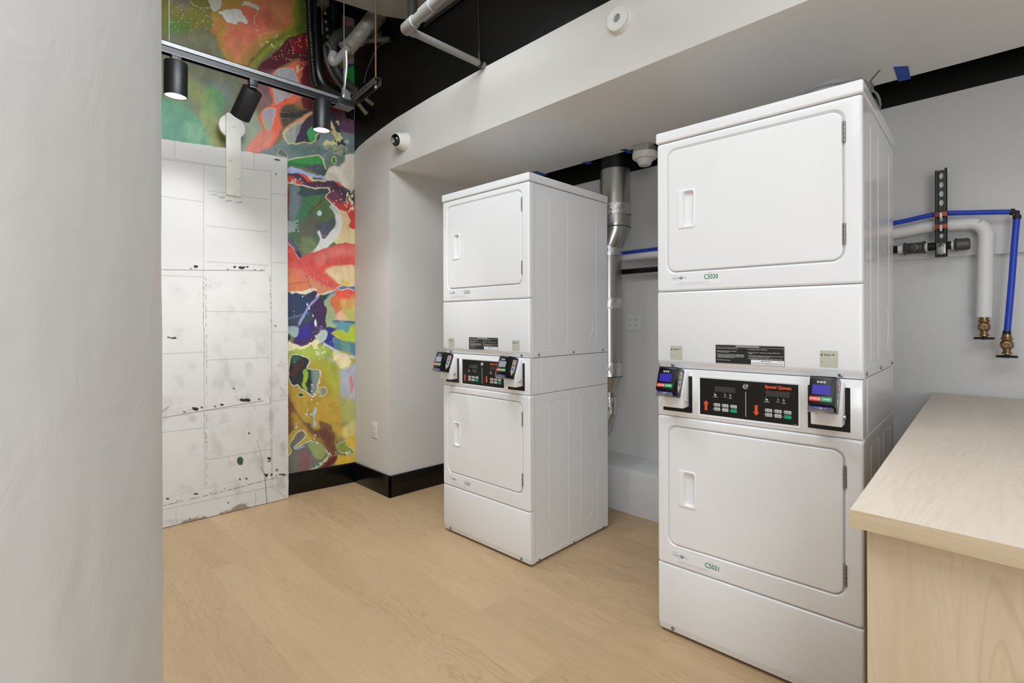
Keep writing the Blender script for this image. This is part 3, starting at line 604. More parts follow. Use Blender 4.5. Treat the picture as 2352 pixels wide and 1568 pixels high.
    for c_, r_ in (((435, 820), (22, 50)), ((398, 725), (9, 20)), ((330, 575), (10, 24)), ((350, 625), (9, 20)), ((258, 464), (8, 10))):
        p('B', (224, 224, 230), [(c_[0] - r_[0], c_[1]), (c_[0], c_[1] - r_[1]), (c_[0] + r_[0], c_[1] + 6), (c_[0] + 4, c_[1] + r_[1])], warp=.8)
    P.dots((150, 140, 190), T['B']([(390, 860)])[0] + T['B']([(560, 1000)])[0], 40, .8, 21)
    P.dots((130, 130, 200), T['B']([(590, 930)])[0] + T['B']([(720, 1150)])[0], 30, .7, 22)
    p('B', (168, 160, 62), [(-60, 1180), (400, 1140), (700, 1180), (1000, 1300), (1000, 1700), (-60, 1700)], soft=4)
    p('B', (158, 180, 76), [(100, 1190), (470, 1110), (640, 1200), (560, 1300), (340, 1300), (200, 1240)], soft=8)
    p('B', (222, 212, 168), [(30, 1090), (180, 1095), (245, 1140), (380, 1085), (470, 1060), (490, 1100), (430, 1200), (380, 1130), (250, 1170), (60, 1185)], soft=1.2, warp=1.8, speck=2)
    p('B', (30, 36, 36), [(30, 970), (90, 980), (85, 1060), (60, 1090), (30, 1080)], soft=2)
    p('B', (172, 178, 168), [(550, 1285), (650, 1290), (700, 1400), (620, 1455), (560, 1360)], soft=5)
    p('B', (164, 170, 184), [(760, 1440), (1000, 1380), (1000, 1900), (760, 1800), (740, 1560)], soft=5, warp=2)
    p('B', (228, 216, 168), [(650, 1205), (760, 1205), (900, 1285), (885, 1390), (780, 1425), (690, 1350)], soft=3, speck=3)
    l('B', (196, 204, 206), [(550, 1100), (650, 1165), (790, 1250), (1000, 1285)], 4, soft=2)
    P.dots((232, 232, 220), T['B']([(430, 1120)])[0] + T['B']([(560, 1300)])[0], 22, 1.5, 23)
    # ---- view C
    p('C', (170, 142, 52), [(40, 100), (560, 60), (730, 260), (750, 600), (620, 900), (300, 800), (40, 300)], soft=9)
    p('C', (160, 166, 62), [(540, -120), (730, 0), (760, 200), (740, 420), (640, 300), (560, 120)], soft=9)
    p('C', (166, 168, 98), [(720, 430), (860, 420), (1000, 470), (1000, 760), (820, 760), (700, 640)], soft=9)
    p('C', (178, 150, 56), [(560, 420), (740, 480), (800, 760), (760, 1000), (700, 900), (560, 760)], soft=10)
    p('C', (196, 114, 92), [(880, 150), (925, 165), (930, 350), (905, 340)], soft=4)
    for x_, y_ in ((760, 600), (725, 700), (800, 1080), (820, 1250)): p('C', (204, 128, 70), [(x_ - 16, y_), (x_, y_ - 24), (x_ + 16, y_), (x_, y_ + 24)], soft=2.5, op=.8)
    p('C', (204, 190, 116), [(770, 860), (850, 780), (1000, 720), (1000, 980), (830, 980)], soft=5)
    p('C', (204, 172, 52), [(830, 975), (1000, 950), (1000, 1320), (700, 1330), (720, 1200), (900, 1200), (870, 1060)], soft=4)
    p('C', (34, 40, 44), [(85, -20), (120, -118), (190, -138), (345, -80), (325, 20), (390, 45), (490, 65), (495, 120), (470, 210), (425, 350), (390, 392), (340, 355), (250, 310), (190, 240), (120, 252), (85, 150)], soft=.8, rim=(206, 210, 196), rimw=2)
    p('C', (46, 82, 62), [(120, -115), (190, -130), (240, -90), (130, -40)], soft=4)
    p('C', (88, 46, 44), [(110, 60), (260, -70), (280, -20), (130, 140)], soft=5, op=.6)
    p('C', (118, 138, 122), [(390, 55), (488, 65), (490, 120), (425, 345), (385, 388), (365, 350), (385, 200)], soft=1.6)
    p('C', (70, 110, 130), [(375, 60), (400, 60), (390, 250), (365, 350), (350, 320), (370, 200)], soft=2.5, op=.8)
    p('C', (140, 172, 40), [(295, 45), (350, 40), (335, 150), (300, 250), (320, 330), (265, 300), (250, 150)], soft=1.5, warp=1.8)
    p('C', (128, 142, 112), [(485, 330), (515, 292), (575, 300), (575, 352), (510, 398)], soft=1, rim=(200, 204, 188), rimw=1.6)
    p('C', (38, 60, 40), [(203, 385), (235, 368), (270, 395), (255, 415), (215, 412)], soft=1, rim=(190, 190, 150), rimw=1.4)
    p('C', (116, 76, 48), [(30, 330), (110, 470), (205, 655), (330, 765), (420, 850), (500, 825), (485, 740), (620, 778), (690, 920), (708, 1150), (725, 1240), (650, 1330), (520, 1345), (600, 1220), (565, 1060), (480, 1000), (350, 960), (200, 800), (140, 870), (100, 980), (30, 1010)], soft=2.5, rim=(150, 140, 60), rimw=2)
    p('C', (158, 128, 56), [(120, 620), (260, 740), (370, 900), (520, 960), (540, 1010), (350, 960), (200, 820), (150, 850)], soft=5)
    p('C', (90, 52, 50), [(330, 780), (440, 850), (560, 830), (660, 980), (670, 1180), (600, 1060), (480, 940)], soft=6, op=.7)
    p('C', (176, 156, 62), [(60, 960), (160, 840), (260, 860), (380, 980), (240, 1060), (120, 1180), (60, 1200)], soft=3)
    p('C', (108, 106, 98), [(60, 1230), (112, 1160), (100, 1060), (150, 950), (200, 888), (250, 870), (292, 920), (255, 970), (150, 1070), (170, 1115), (270, 1040), (380, 1008), (470, 1040), (570, 1130), (600, 1200), (500, 1290), (370, 1385), (40, 1500)], soft=.9, rim=(212, 212, 200), rimw=1.6)
    p('C', (158, 166, 196), [(150, 1070), (165, 1060), (200, 1085), (270, 1060), (280, 1080), (200, 1115), (160, 1110)], soft=2)
    p('C', (138, 150, 92), [(330, 1060), (400, 1015), (520, 1070), (580, 1160), (500, 1250), (420, 1210)], soft=2.5)
    p('C', (128, 90, 90), [(250, 1140), (360, 1200), (350, 1400), (220, 1420)], soft=9)
    p('C', (96, 28, 46), [(510, 1360), (560, 1280), (640, 1240), (715, 1210), (725, 1250), (650, 1330)], soft=3)
    p('C', (196, 190, 150), [(370, 1390), (500, 1290), (600, 1210), (605, 1240), (520, 1330), (440, 1380)], soft=1.4, speck=2)
    for x_, y_ in ((475, 1325), (545, 1310), (425, 1345)): p('C', (44, 110, 112), [(x_ - 20, y_), (x_, y_ - 24), (x_ + 20, y_), (x_, y_ + 22)], soft=1)
    p('C', (162, 172, 192), [(440, 555), (456, 590), (420, 690), (448, 790), (425, 812), (395, 790), (412, 700), (375, 650), (400, 620)], soft=1)
    p('C', (132, 146, 52), [(735, 1050), (835, 1000), (860, 1060), (960, 1150), (860, 1165), (780, 1160), (742, 1110)], soft=1, rim=(206, 206, 180), rimw=1.2)
    for bx, n, sd in ((((380, 200), (500, 500)), 12, 31), (((290, 540), (370, 700)), 5, 32), (((140, 740), (220, 880)), 7, 33), (((330, 900), (460, 1040)), 8, 34), (((580, 1140), (700, 1200)), 6, 35), (((820, 1140), (930, 1190)), 10, 36)):
        P.dots((230, 228, 214), T['C']([bx[0]])[0] + T['C']([bx[1]])[0], n, 1.4, sd)
    l('C', (224, 224, 206), [(500, 60), (478, 220), (460, 400)], 1.4, broken=.25)
    # marbling: wispy flow streaks and pigment variation in the paint itself
    q = P.X / 30 + 1.6 * fbm(P.X / 60, P.Y / 60, 301, 4); q2 = P.Y / 30 + 1.6 * fbm(P.X / 60, P.Y / 60, 333, 4)
    st = fbm(q * 2.2, q2 * 0.7, 360, 5); sp = fbm(P.X / 3.2, P.Y / 3.2, 377, 2); hue = fbm(P.X / 34, P.Y / 34, 390, 4)
    C = P.C * P.mod[..., None] * (1 + 0.24 * st + 0.05 * sp)[..., None]
    C = C * np.stack([1 + .10 * hue, 1 - .02 * hue, 1 - .12 * hue], -1)
    fl = np.clip((fbm(P.X / 2.6, P.Y / 2.6, 402, 2) - 0.62) * 9, 0, 1) * np.clip(fbm(P.X / 45, P.Y / 45, 410, 3) * 3 - .35, 0, 1)
    C = C * (1 - .6 * fl[..., None]) + .6 * fl[..., None] * np.array(lin((226, 214, 176)))
    C = np.clip(C * 1.22 + .016, 0, 0.95)
    keep = np.ones((len(zs) - 1, len(xs) - 1), bool); gx = GX[:-1, :-1]; gz = GZ[:-1, :-1]
    topz = 3.58 - np.where(gx < 0.5, 0, 0) ; keep &= gz < topz
    # rounded cut at the pier corner
    px, py = PX[:-1, :-1], PY[:-1, :-1]
    band = (px > 742) & (py > 196) & (py < 262)
    cx, cz = X1 - 0.20, at(813, 262, x=X1).z - 0.20 + 0.02
    keep &= ~((gz > 2.80 - 0.0) & (gz < 3.02) & (gx > 1.66) & (np.hypot(np.maximum(gx - (X1 - 0.17), 0), np.maximum(gz - 2.80, 0)) > 0.10) & (gz > 2.80))
    o = grid_mesh('mural', np.stack([GX, GY, GZ], -1), C, len(xs), len(zs), vc_mat('poured_paint_print', 0.42), keep=keep)
    tag(o, 'multicoloured abstract poured-paint mural covering the far wall behind the old door', 'mural')
build_mural()
# ------------------------------------------------------------------ old sheet-metal-clad sliding fire door
YD = 3.672
def build_fire_door():
    root = thing('sliding_fire_door', 'old white-painted sheet-metal sliding door with chipped seams hanging in front of the mural', 'door', (1.0, YD, 0))
    def loc(p, dy=0.0): return (p[0] - 1.0, dy, p[2])
    A = at(372, 318, y=YD); B = at(658, 362, y=YD); xr = at(661, 800, y=YD).x; xl = 0.30
    ztop = lambda x: A.z + (B.z - A.z) * (x - A.x) / (B.x - A.x)
    R = random.Random(5); out = [(xl, 0.004), (xr, 0.004)]
    z = 0.03
    while z < ztop(xr) - 0.03: out.append((xr + R.uniform(-0.003, 0.003), z)); z += 0.03
    out.append((xr - 0.012, ztop(xr) - 0.004)); x = xr - 0.05
    while x > xl: out.append((x, ztop(x) + R.uniform(-0.003, 0.003))); x -= 0.04
    out.append((xl, ztop(xl)))
    MB().prism([(a - 1.0, b) for a, b in out], 0.0008, 0.045, axis=1).build('door_core', mat('old_white_paint', (226, 222, 214), 0.5, bump=0.2, bscale=40), root, smooth=False)
    xs = np.arange(xl, xr + 0.0015, 0.003); zs = np.arange(0.004, ztop(xr) + 0.02, 0.003)
    GX, GZ = np.meshgrid(xs, zs); PX, PY = to_px(GX, np.full(GX.shape, YD), GZ)
    P = Paint(PX, PY, (217, 216, 213), warp=(1.6, 9.0), seed=17); G, H = TR('G'), TR('H')
    P.C *= (1 + 0.035 * fbm(PX / 40, PY / 60, 5, 4))[..., None]
    dirt = np.clip(fbm(PX / 26, PY / 40, 77, 4) * 1.6 - 0.25, 0, 1) * np.clip((PY - 560) / 300, 0, 1) * 0.22
    P.C *= (1 - dirt)[..., None]
    def ln(T, a, b, c=(150, 148, 144), w=.9, **k): P.line(c, T([a, b]), w, soft=.5, warp=.25, **k)
    for a, b in (((375, 270), (373, 1568)), ((915, 320), (918, 1568)), ((40, 215), (560, 290)), ((680, 300), (912, 325)), ((40, 228), (560, 298)), ((144, 80), (146, 212)), ((40, 525), (370, 570)),
                 ((395, 478), (560, 500)), ((680, 520), (890, 552)), ((395, 760), (890, 812)), ((395, 1047), (890, 1077)), ((32, 1158), (365, 1170)), ((395, 1447), (895, 1450)), ((915, 500), (1040, 515)), ((915, 1053), (1040, 1060)), ((780, 170), (780, 320))):
        ln(G, a, b)
    for a, b in (((353, 0), (360, 1220)), ((860, 0), (866, 1200)), ((25, 205), (350, 190)), ((370, 252), (845, 230)), ((360, 630), (850, 580)), ((25, 795), (355, 758)), ((380, 998), (860, 918)), ((865, 40), (975, 38)), ((865, 560), (975, 545)), ((866, 1200), (975, 1285)), ((40, 1375), (865, 1200)), ((145, 1370), (147, 1500)), ((742, 1240), (744, 1350))):
        ln(H, a, b)
    for a, b in (((375, 1170), (373, 1568)), ((393, 1180), (393, 1568)), ((905, 1170), (915, 1568))): ln(G, a, b, (96, 94, 92), 1.2, broken=.45)
    for a, b in (((353, 0), (355, 300)), ((355, 640), (368, 870)), ((850, 520), (858, 1100)), ((372, 20), (375, 1180))): ln(H, a, b, (104, 102, 98), 1.1, broken=.4)
    ln(H, (750, 850), (775, 930), (120, 118, 112)); ln(H, (775, 930), (800, 1060), (110, 108, 100)); ln(H, (780, 1050), (822, 1130), (60, 60, 55), 1.6); ln(H, (812, 1130), (826, 1330), (60, 58, 50), 1.4)
    ln(H, (28, 650), (90, 598), (60, 60, 60), 1.2)
    for a, b, c, w_ in (((30, 1113), (862, 1120), (120, 118, 114), 1.5), ((30, 1080), (862, 1086), (205, 203, 200), .8), ((862, 1086), (862, 1120), (150, 148, 145), .8)): ln(G, a, b, c, w_)  # batten edges painted on the face, with a shadow line under each
    for a, b, c, w_ in (((30, 686), (795, 556), (128, 126, 122), 1.6), ((30, 652), (790, 540), (200, 198, 195), .8), ((45, 1290), (990, 1060), (196, 193, 188), .8)): ln(H, a, b, c, w_)
    # smudges
    for c, r in (((400, 700), 26), ((700, 730), 40), ((520, 780), 26), ((170, 60), 30)):
        P.poly((188, 187, 185), H([(c[0] - r, c[1]), (c[0], c[1] - r * 2), (c[0] + r, c[1]), (c[0], c[1] + r * 2)]), soft=9, op=.28, warp=9)
    for c in ((430, 1250), (490, 1240), (590, 1420), (720, 1425), (180, 1280), (690, 1230)): P.poly((178, 177, 175), G([(c[0] - 22, c[1]), (c[0], c[1] - 40), (c[0] + 22, c[1]), (c[0], c[1] + 34)]), soft=6, op=.28, warp=8)
    for c, r in (((930, 290), (34, 12)), ((945, 480), (30, 70)), ((950, 900), (26, 60)), ((925, 1180), (40, 60)), ((95, 1465), (50, 18)), ((560, 1030), (40, 12)), ((640, 545), (60, 16)), ((200, 640), (60, 14))):
        P.poly((150, 148, 145), H([(c[0] - r[0], c[1]), (c[0], c[1] - r[1]), (c[0] + r[0], c[1]), (c[0], c[1] + r[1])]), soft=6, op=.35, warp=8, speck=3)
    # chips down to dark metal
    def chip(T, x, y, w_, h_, c=(46, 46, 42)): P.poly(c, T([(x - w_, y - h_ * .8), (x + w_ * .9, y - h_ * .9), (x + w_ * .8, y + h_ * .9), (x - w_ * .7, y + h_ * .8)]), soft=.6, warp=1.8, speck=1.6)
    for a in ((315, 1090, 14, 10), (620, 1091, 13, 8), (680, 1095, 22, 12), (722, 1086, 10, 5), (965, 234, 24, 6)): chip(G, *a)
    for a in ((290, 615, 22, 12), (335, 606, 8, 6), (490, 588, 12, 7), (663, 553, 36, 12), (768, 543, 10, 6), (435, 596, 10, 5), (204, 638, 10, 5), (110, 84, 34, 6), (692, 803, 7, 6), (842, 985, 16, 8), (840, 1008, 9, 7), (820, 1115, 10, 14), (297, 1254, 16, 5), (80, 1292, 12, 5), (534, 1318, 7, 7), (625, 1142, 8, 6), (672, 1142, 6, 6), (940, 1108, 18, 5), (864, 1115, 6, 9), (582, 460, 5, 5)): chip(H, *a)
    P.poly((72, 84, 66), H([(605, 985), (628, 976), (648, 995), (645, 1030), (622, 1036), (602, 1012)]), soft=.6, rim=(200, 200, 190), rimw=1)
    for a in ((460, 515), (520, 530), (580, 565), (660, 575)): chip(G, a[0], a[1], 24, 7, (176, 174, 170))
    for a in ((953, 348), (950, 1562)): P.poly((150, 130, 90), G([(a[0] - 9, a[1]), (a[0], a[1] - 9), (a[0] + 9, a[1]), (a[0], a[1] + 9)]), soft=1, warp=0)
    P.poly((150, 130, 90), H([(890, 1075), (900, 1062), (912, 1075), (900, 1088)]), soft=1, warp=0)
    # brown bottom edge stains
    for q in ([(470, 1415), (560, 1365), (640, 1330), (700, 1350), (690, 1375), (520, 1420)], [(165, 1490), (240, 1440), (370, 1425), (400, 1450), (250, 1480), (190, 1510)], [(420, 1440), (500, 1400), (520, 1425), (440, 1455)]):
        P.poly((140, 126, 104), H(q), soft=2.2, op=.85, warp=3, speck=4)
    ln(H, (40, 1522), (980, 1296), (70, 62, 52), 2.2, broken=.1)
    for a, b in (((38, 1345), (500, 1235)), ((500, 1235), (990, 1108))): ln(H, a, b, (120, 104, 84), 1.6, broken=.1)
    keep = (GX[:-1, :-1] < xr - 0.001) & (GZ[1:, 1:] < ztop(GX[:-1, :-1]) - 0.001)
    grid_mesh('painted_sheet_face', np.stack([GX - 1.0, np.full(GX.shape, 0.0), GZ], -1), np.clip(P.C, 0, .95), len(xs), len(zs), vc_mat('chipped_white_paint', 0.42, bump=0.12), root, keep=keep)
    # batten paint and studs; batten relief itself is drawn on the face
    mw = mat('batten_paint', (226, 224, 219), 0.45, bump=0.4, bscale=40, var=0.03, vscale=12)
    def bat(a, b, h0, th=0.003, name='batten'):
        a = at(*a, y=YD); b = at(*b, y=YD); a.x, a.z = (xl, a.z + (b.z - a.z) * (xl - a.x) / (b.x - a.x)) if a.x < 0.7 else (a.x, a.z)
        MB().prism([(a.x - 1, a.z), (b.x - 1, b.z), (b.x - 1, b.z + h0), (a.x - 1, a.z + h0)], -th, 0.001, axis=1, bevel=0.0008).build(name, mw, root)
        # studs on the battens
    for T, pts in ((G, ((275, 1094), (568, 1100), (785, 1104), (838, 1105))), (H, ((160, 1292), (405, 1235), (512, 1202), (898, 1105)))):
        for q in pts:
            c = at(*T([q])[0], y=YD - 0.006); MB().lathe([(0.006, 0), (0.006, 0.003), (0.003, 0.006)], 12, Matrix.Translation((c.x - 1, -0.004, c.z)) @ Matrix.Rotation(math.pi / 2, 4, 'X')).build('rivet', mw, root)
    # hanger strap + wheel
    s = [at(520, 256, y=YD - .02), at(554, 267, y=YD - .02), at(554.5, 452, y=YD - .02), at(520.5, 446, y=YD - .02)]
    sm = mat('strap_paint', (232, 229, 222), 0.45, bump=0.3, bscale=50, var=0.03, vscale=10)
    cx = sum(p.x for p in s) / 4
    MB().prism([(s[3].x - 1, s[3].z), (s[2].x - 1, s[2].z), (s[1].x - 1, s[1].z - .012), (s[1].x - 1.01, s[1].z), (s[0].x - .99, s[0].z), (s[0].x - 1, s[0].z - .012)], -0.014, 0.0, axis=1, bevel=0.0015).build('hanger_strap', sm, root)
    c = at(534, 290, y=YD)
    MB().lathe([(0.072, 0.0), (0.078, 0.004), (0.078, 0.026), (0.066, 0.03), (0.03, 0.032)], 40, Matrix.Translation((c.x - 1, 0.034, c.z)) @ Matrix.Rotation(math.pi / 2, 4, 'X')).build('track_wheel', sm, root)
    for px, py in ((529.5, 366), (548, 406), (538.5, 441), (537, 287)):
        p = at(px, py, y=YD - .02); k = MB(); k.rbox(p.x - 1 - .015, p.x - 1 + .015, -0.0185, -0.014, p.z - .015, p.z + .015, 0.002)
        k.lathe([(0.007, 0), (0.007, 0.006), (0.004, 0.008)], 6, Matrix.Translation((p.x - 1, -0.018, p.z)) @ Matrix.Rotation(math.pi / 2, 4, 'X')); k.build('strap_bolt', sm, root)
build_fire_door()
# ------------------------------------------------------------------ round plaster column in the foreground
def build_column():
    cx, cy, R0 = -0.152, 1.14, 0.35; n, mz = 180, 300; loops = []
    th = np.linspace(0, 2 * np.pi, n, endpoint=False)
    for k in range(mz + 1):
        z = 3.15 * k / mz
        r = R0 + 0.0016 * fbm(th * 5 + 9, np.full(n, z * 2.2) + 4, 40, 4) + 0.0012 * fbm(th * 22 + 3, np.full(n, z * 9) + 4, 60, 3)
        if k == 0: first = r
        loops.append([(r[i] * math.cos(th[i]), r[i] * math.sin(th[i]), z) for i in range(n)])
    o = MB().loft(loops).build('column', M_col, angle=80); o.location = (cx, cy, 0)
    tag(o, 'thick round white plastered column in the left foreground with small dents', 'column')
build_column()
# ------------------------------------------------------------------ stacked dryers
W, D = 0.6897, 0.7067
EX, EY = (0, -1, 0), (0, 0, 1)
def disk(mb, c, r, n=20, r2=None):
    p = [(c[0], c[1] + r * math.cos(2 * math.pi * k / n), c[2] + r * math.sin(2 * math.pi * k / n)) for k in range(n)]
    if r2 is None: mb.quad(*p)
    else: mb.loft([p, [(c[0], c[1] + r2 * math.cos(2 * math.pi * k / n), c[2] + r2 * math.sin(2 * math.pi * k / n)) for k in range(n)]])
RX = Matrix.Rotation(-math.pi / 2, 4, 'Y')      # +Z -> -X (out of the front)
def panel(mb, y0, y1, z0, z1, hole=None, hr=0.04):
    L = [rr(y0, y1, z0, z1, .008, .036), rr(y0, y1, z0, z1, .010, .010), rr(y0 + .0015, y1 - .0015, z0 + .0015, z1 - .0015, .010, .005), rr(y0 + .005, y1 - .005, z0 + .005, z1 - .005, .010, .0012), rr(y0 + .009, y1 - .009, z0 + .009, z1 - .009, .010, 0)]
    if hole:
        a, b, c, d = hole
        L += [rr(a, b, c, d, hr, 0), rr(a + .003, b - .003, c + .003, d - .003, hr - .003, .0012), rr(a + .0075, b - .0075, c + .0075, d - .0075, hr - .0075, .008), rr(a + .009, b - .009, c + .009, d - .009, hr - .009, .011)]
    mb.loft(L, False, True)
def make_dryer(loc, yaw, label, nums, stick, lit, numcol):
    r = thing('stacked_dryer', label, 'dryer', (loc[0], loc[1], 0), yaw, 'stacked coin laundry dryers')
    # cabinet
    b = MB(); b.rbox(.030, D, .003, W - .003, .012, .862, .004, 2); b.rbox(.014, D, .004, W - .004, .8635, 1.0505, .003, 2); b.rbox(.030, D, .003, W - .003, 1.052, 1.940, .004, 2)
    b.build('cabinet', M_enam, r, wn=True)
    # pressed ribs on both sides
    b = MB()
    b2 = MB()
    def rib(y, sgn, pts, rad=.0022): (b if sgn > 0 else b2).tube([(p[0], y + sgn * .0013, p[1]) for p in pts], rad, 8)
    for y, sg in ((.003, 1), (W - .003, -1)):
        for x in (.162, .317, .585): rib(y, sg, [(x, 1.10), (x, 1.885)])
        for x0, x1 in ((.156, .320), (.433, .593)): rib(y, sg, [(x0, .05), (x0, .82), (x1, .82), (x1, .05)])
        rib(y, sg, [(.046, .012), (.050, .030), (.060, .036), (D - .015, .036), (D - .012, .012)]); rib(y, sg, [(.046, 1.054), (.050, 1.076), (.060, 1.084), (D - .03, 1.084), (D - .022, 1.055)])
        rib(y, sg, [(.44 + .115 * math.sin(t), .20 - .115 * math.cos(t)) for t in np.linspace(.4, 1.8, 12)]); rib(y, sg, [(.44 + .115 * math.sin(t), 1.22 - .115 * math.cos(t)) for t in np.linspace(.6, 2.2, 12)])
        rib(y, sg, [(.097, .866), (.097, 1.048)], .0012)
    b.build('side_ribs', M_enam, r); b2.build('side_ribs', M_enam, r)
    for z in (.017, 1.066):
        for x in (.075, .367, .655):
            MB().lathe([(.0065, 0), (.0065, .0025), (.003, .0045)], 12, Matrix.Translation((x, .003, z)) @ Matrix.Rotation(math.pi / 2, 4, 'X')).build('screw', M_steel, r)
    for z, x in ((.028, -.0002), (1.062, .006)):
        for y in (.062, .628): MB().lathe([(.0075, -.004), (.0075, .002), (.004, .004)], 12, Matrix.Translation((x + .004, y, z)) @ RX).build('screw', M_steel, r)
    for x in (.08, D - .06):
        for y in (.06, W - .06): MB().lathe([(.02, 0), (.02, .006), (.008, .008), (.008, .02)], 16, Matrix.Translation((x, y, 0))).build('foot', M_blkm, r)
    # top
    MB().rbox(-.005, D, -.003, W + .003, 1.942, 1.985, .007, 3).build('top_panel', M_enam, r, wn=True)
    # front panels
    b = MB(); panel(b, 0, W, 1.3525, 1.9412, (.044, .652, 1.420, 1.914)); b.build('upper_front_panel', M_enam, r, wn=True)
    b = MB(); panel(b, 0, W, .2780, .8628, (.044, .652, .353, .832)); b.build('lower_front_panel', M_enam, r, wn=True)
    def lipped(name, z0, z1, lip, dx):
        prof = [(.036, z0), (dx, z0), (dx - .006, z0 + .003), (.0015, z0 + lip - .003), (0, z0 + lip + .003), (0, z1 - .009), (.0012, z1 - .004), (.005, z1 - .001), (.010, z1), (.036, z1)]
        b = MB(); n = 8; loops = []
        for k in range(n + 1):
            pass
        ys = [(0.0, .010), (.0012, .005), (.004, .0018), (.009, 0), (W - .009, 0), (W - .004, .0018), (W - .0012, .005), (W, .010)]
        loops = [[(min(.036, x + dxx), y, z) for x, z in prof] for y, dxx in ys]
        b.loft(loops, True, True); b.build(name, M_enam, r, angle=45)
    lipped('filter_panel', 1.0515, 1.3512, .030, .020); lipped('base_panel', .012, .2768, .030, .014)
    # doors
    for z0, z1, hz0, hz1, hin in ((1.420, 1.914, 1.592, 1.742, ((1.800, 1.866), (1.478, 1.544))), (.353, .832, .517, .660, ((.708, .777), (.398, .465)))):
        y0, y1 = .054, .642; z0 += .010; z1 -= .010; b = MB()
        b.loft([rr(y0, y1, z0, z1, .032, .0105), rr(y0, y1, z0, z1, .032, .004), rr(y0 + .0015, y1 - .0015, z0 + .0015, z1 - .0015, .031, .0008), rr(y0 + .005, y1 - .005, z0 + .005, z1 - .005, .030, -.001), rr(.531, .602, hz0, hz1, .008, -.001), rr(.533, .600, hz0 + .002, hz1 - .002, .008, .004)])
        door = b.build('dryer_door', M_enam, r, wn=True)
        b = MB(); b.loft([rr(.531, .602, hz0, hz1, .008, -.001), rr(.5325, .6005, hz0 + .0015, hz1 - .0015, .008, -.0035), rr(.535, .598, hz0 + .004, hz1 - .004, .007, -.004), rr(.5375, .580, hz0 + .008, hz1 - .006, .010, -.004), rr(.5395, .579, hz0 + .010, hz1 - .008, .009, .0), rr(.5435, .573, hz0 + .014, hz1 - .012, .008, .018)], False, True)
        b.build('door_handle', M_enam2, door, angle=50)
        for a, c in hin:
            b = MB(); q = (c - a) / 5
            for k in range(5): b.tube([(-.001, .0480, a + q * k + .0006), (-.001, .0480, a + q * (k + 1) - .0006)], .0042, 10)
            b.box(.0, .003, .046, .0535, a, c); b.build('hinge', M_steel, door)
    # control section
    b = MB(); b.loft([rr(.002, W - .002, .8645, 1.0505, .004, .016), rr(.002, W - .002, .8645, 1.0505, .004, .006), rr(.004, W - .004, .8665, 1.0485, .004, .004)], False, True)
    b.build('control_fascia', M_enam, r)
    f = .004
    b = MB(); b.loft([rr(.174, .524, .877, 1.029, .008, f), rr(.175, .523, .878, 1.028, .008, f - .002), rr(.178, .520, .881, 1.025, .007, f - .002), rr(.181, .517, .884, 1.022, .002, f - .0003)], False, True)
    con_frame = b.build('console_frame', M_enam2, r)
    con = MB().rbox(f - .002, f, .182, .5165, .8855, 1.0215, .0006, 1).build('console', M_con, r)
    x = f - .0024
    for dy in (0, -.178):
        MB().box(x - .0004, x + .001, .386 + dy, .461 + dy, .976, .995).build('display', M_disp, con)
        for row, z in ((0, .926), (1, .9105)):
            for k, y in enumerate((.452, .422, .392)):
                mm = M_green if (row == 1 and k == 2) else M_key
                MB().rbox(x - .0012, x + .001, y - .0112 + dy, y + .0112 + dy, z - .006, z + .006, .001, 2).build('key', mm, con)
        b = MB(); cx = .493 + (0 if dy == 0 else dy); c0 = .920
        if dy == 0: pr = [(cx + .0105, .926), (cx, .939), (cx - .0105, .926), (cx - .005, .926), (cx - .005, .902), (cx + .005, .902), (cx + .005, .926)]
        else: pr = [(cx + .0105, .916), (cx + .005, .916), (cx + .005, .940), (cx - .005, .940), (cx - .005, .916), (cx - .0105, .916), (cx, .903)]
        b.quad(*[(x, p[0], p[1]) for p in pr]); b.build('arrow', M_or, con, smooth=False)
    b = MB()
    for dy in (0, -.178):
        for s, y, z, c in (('INSERT', .458, .9575, .0022), ('COINS/CARD', .458, .9540, .0022), ('DRYING', .422, .9575, .0022), ('COOL', .404, .9575, .0022), ('DOWN', .404, .9540, .0022)):
            text(b, s, (x, y + dy, z), EX, EY, c, center=True, bold=.01)
        for y in (.460, .424, .406): disk(b, (x, y + dy, .972), .0009, 8)
        b.quad((x, .462 + dy, .967), (x, .4625 + dy, .963), (x, .456 + dy, .9615), (x, .453 + dy, .964)); disk(b, (x, .422 + dy, .966), .0022, 10, .001); disk(b, (x, .404 + dy, .966), .0028, 12, .0016)
        for z in (.926, .9105):
            for y in (.4665, .4365, .4065): disk(b, (x, y + dy, z), .001, 8)
    text(b, '70458401', (x, .197, .8875), EX, EY, .002)
    b.build('console_lettering', M_wh, con, smooth=False)
    b = MB(); xx = x - .0014
    for dy in (0, -.178):
        for y, z, s1, s2 in ((.452, .926, 'HIGH', 'TEMP'), (.422, .926, 'LOW', 'TEMP'), (.392, .926, 'NO', 'HEAT'), (.452, .9105, 'MED', 'TEMP')):
            text(b, s1, (xx, y + dy - .003, z + .0006), EX, EY, .0026, center=True, bold=.01); text(b, s2, (xx, y + dy - .003, z - .0034), EX, EY, .0026, center=True, bold=.01)
            b.quad(*[(xx, y + dy + .0065 + a, z + c) for a, c in ((.0006, -.004), (-.0006, -.004), (-.0006, .004), (.0006, .004))]); disk(b, (xx, y + dy + .0065, z - .0032), .0014, 8)
        text(b, 'DELICATE', (xx, .4215 + dy, .9095), EX, EY, .0024, center=True, bold=.01); text(b, 'START', (xx, .392 + dy, .9115), EX, EY, .0024, center=True)
    b.build('key_lettering', M_dk, con, smooth=False)
    b = MB(); text(b, 'Speed Queen', (x, .2865, 1.0035), EX, EY, .0098, width=.084, bold=.05); b.build('maker_lettering', M_or, con, smooth=False)
    MB().box(x - .0004, x + .001, .3492, .3512, .895, .984).build('divider_line', M_key, con)
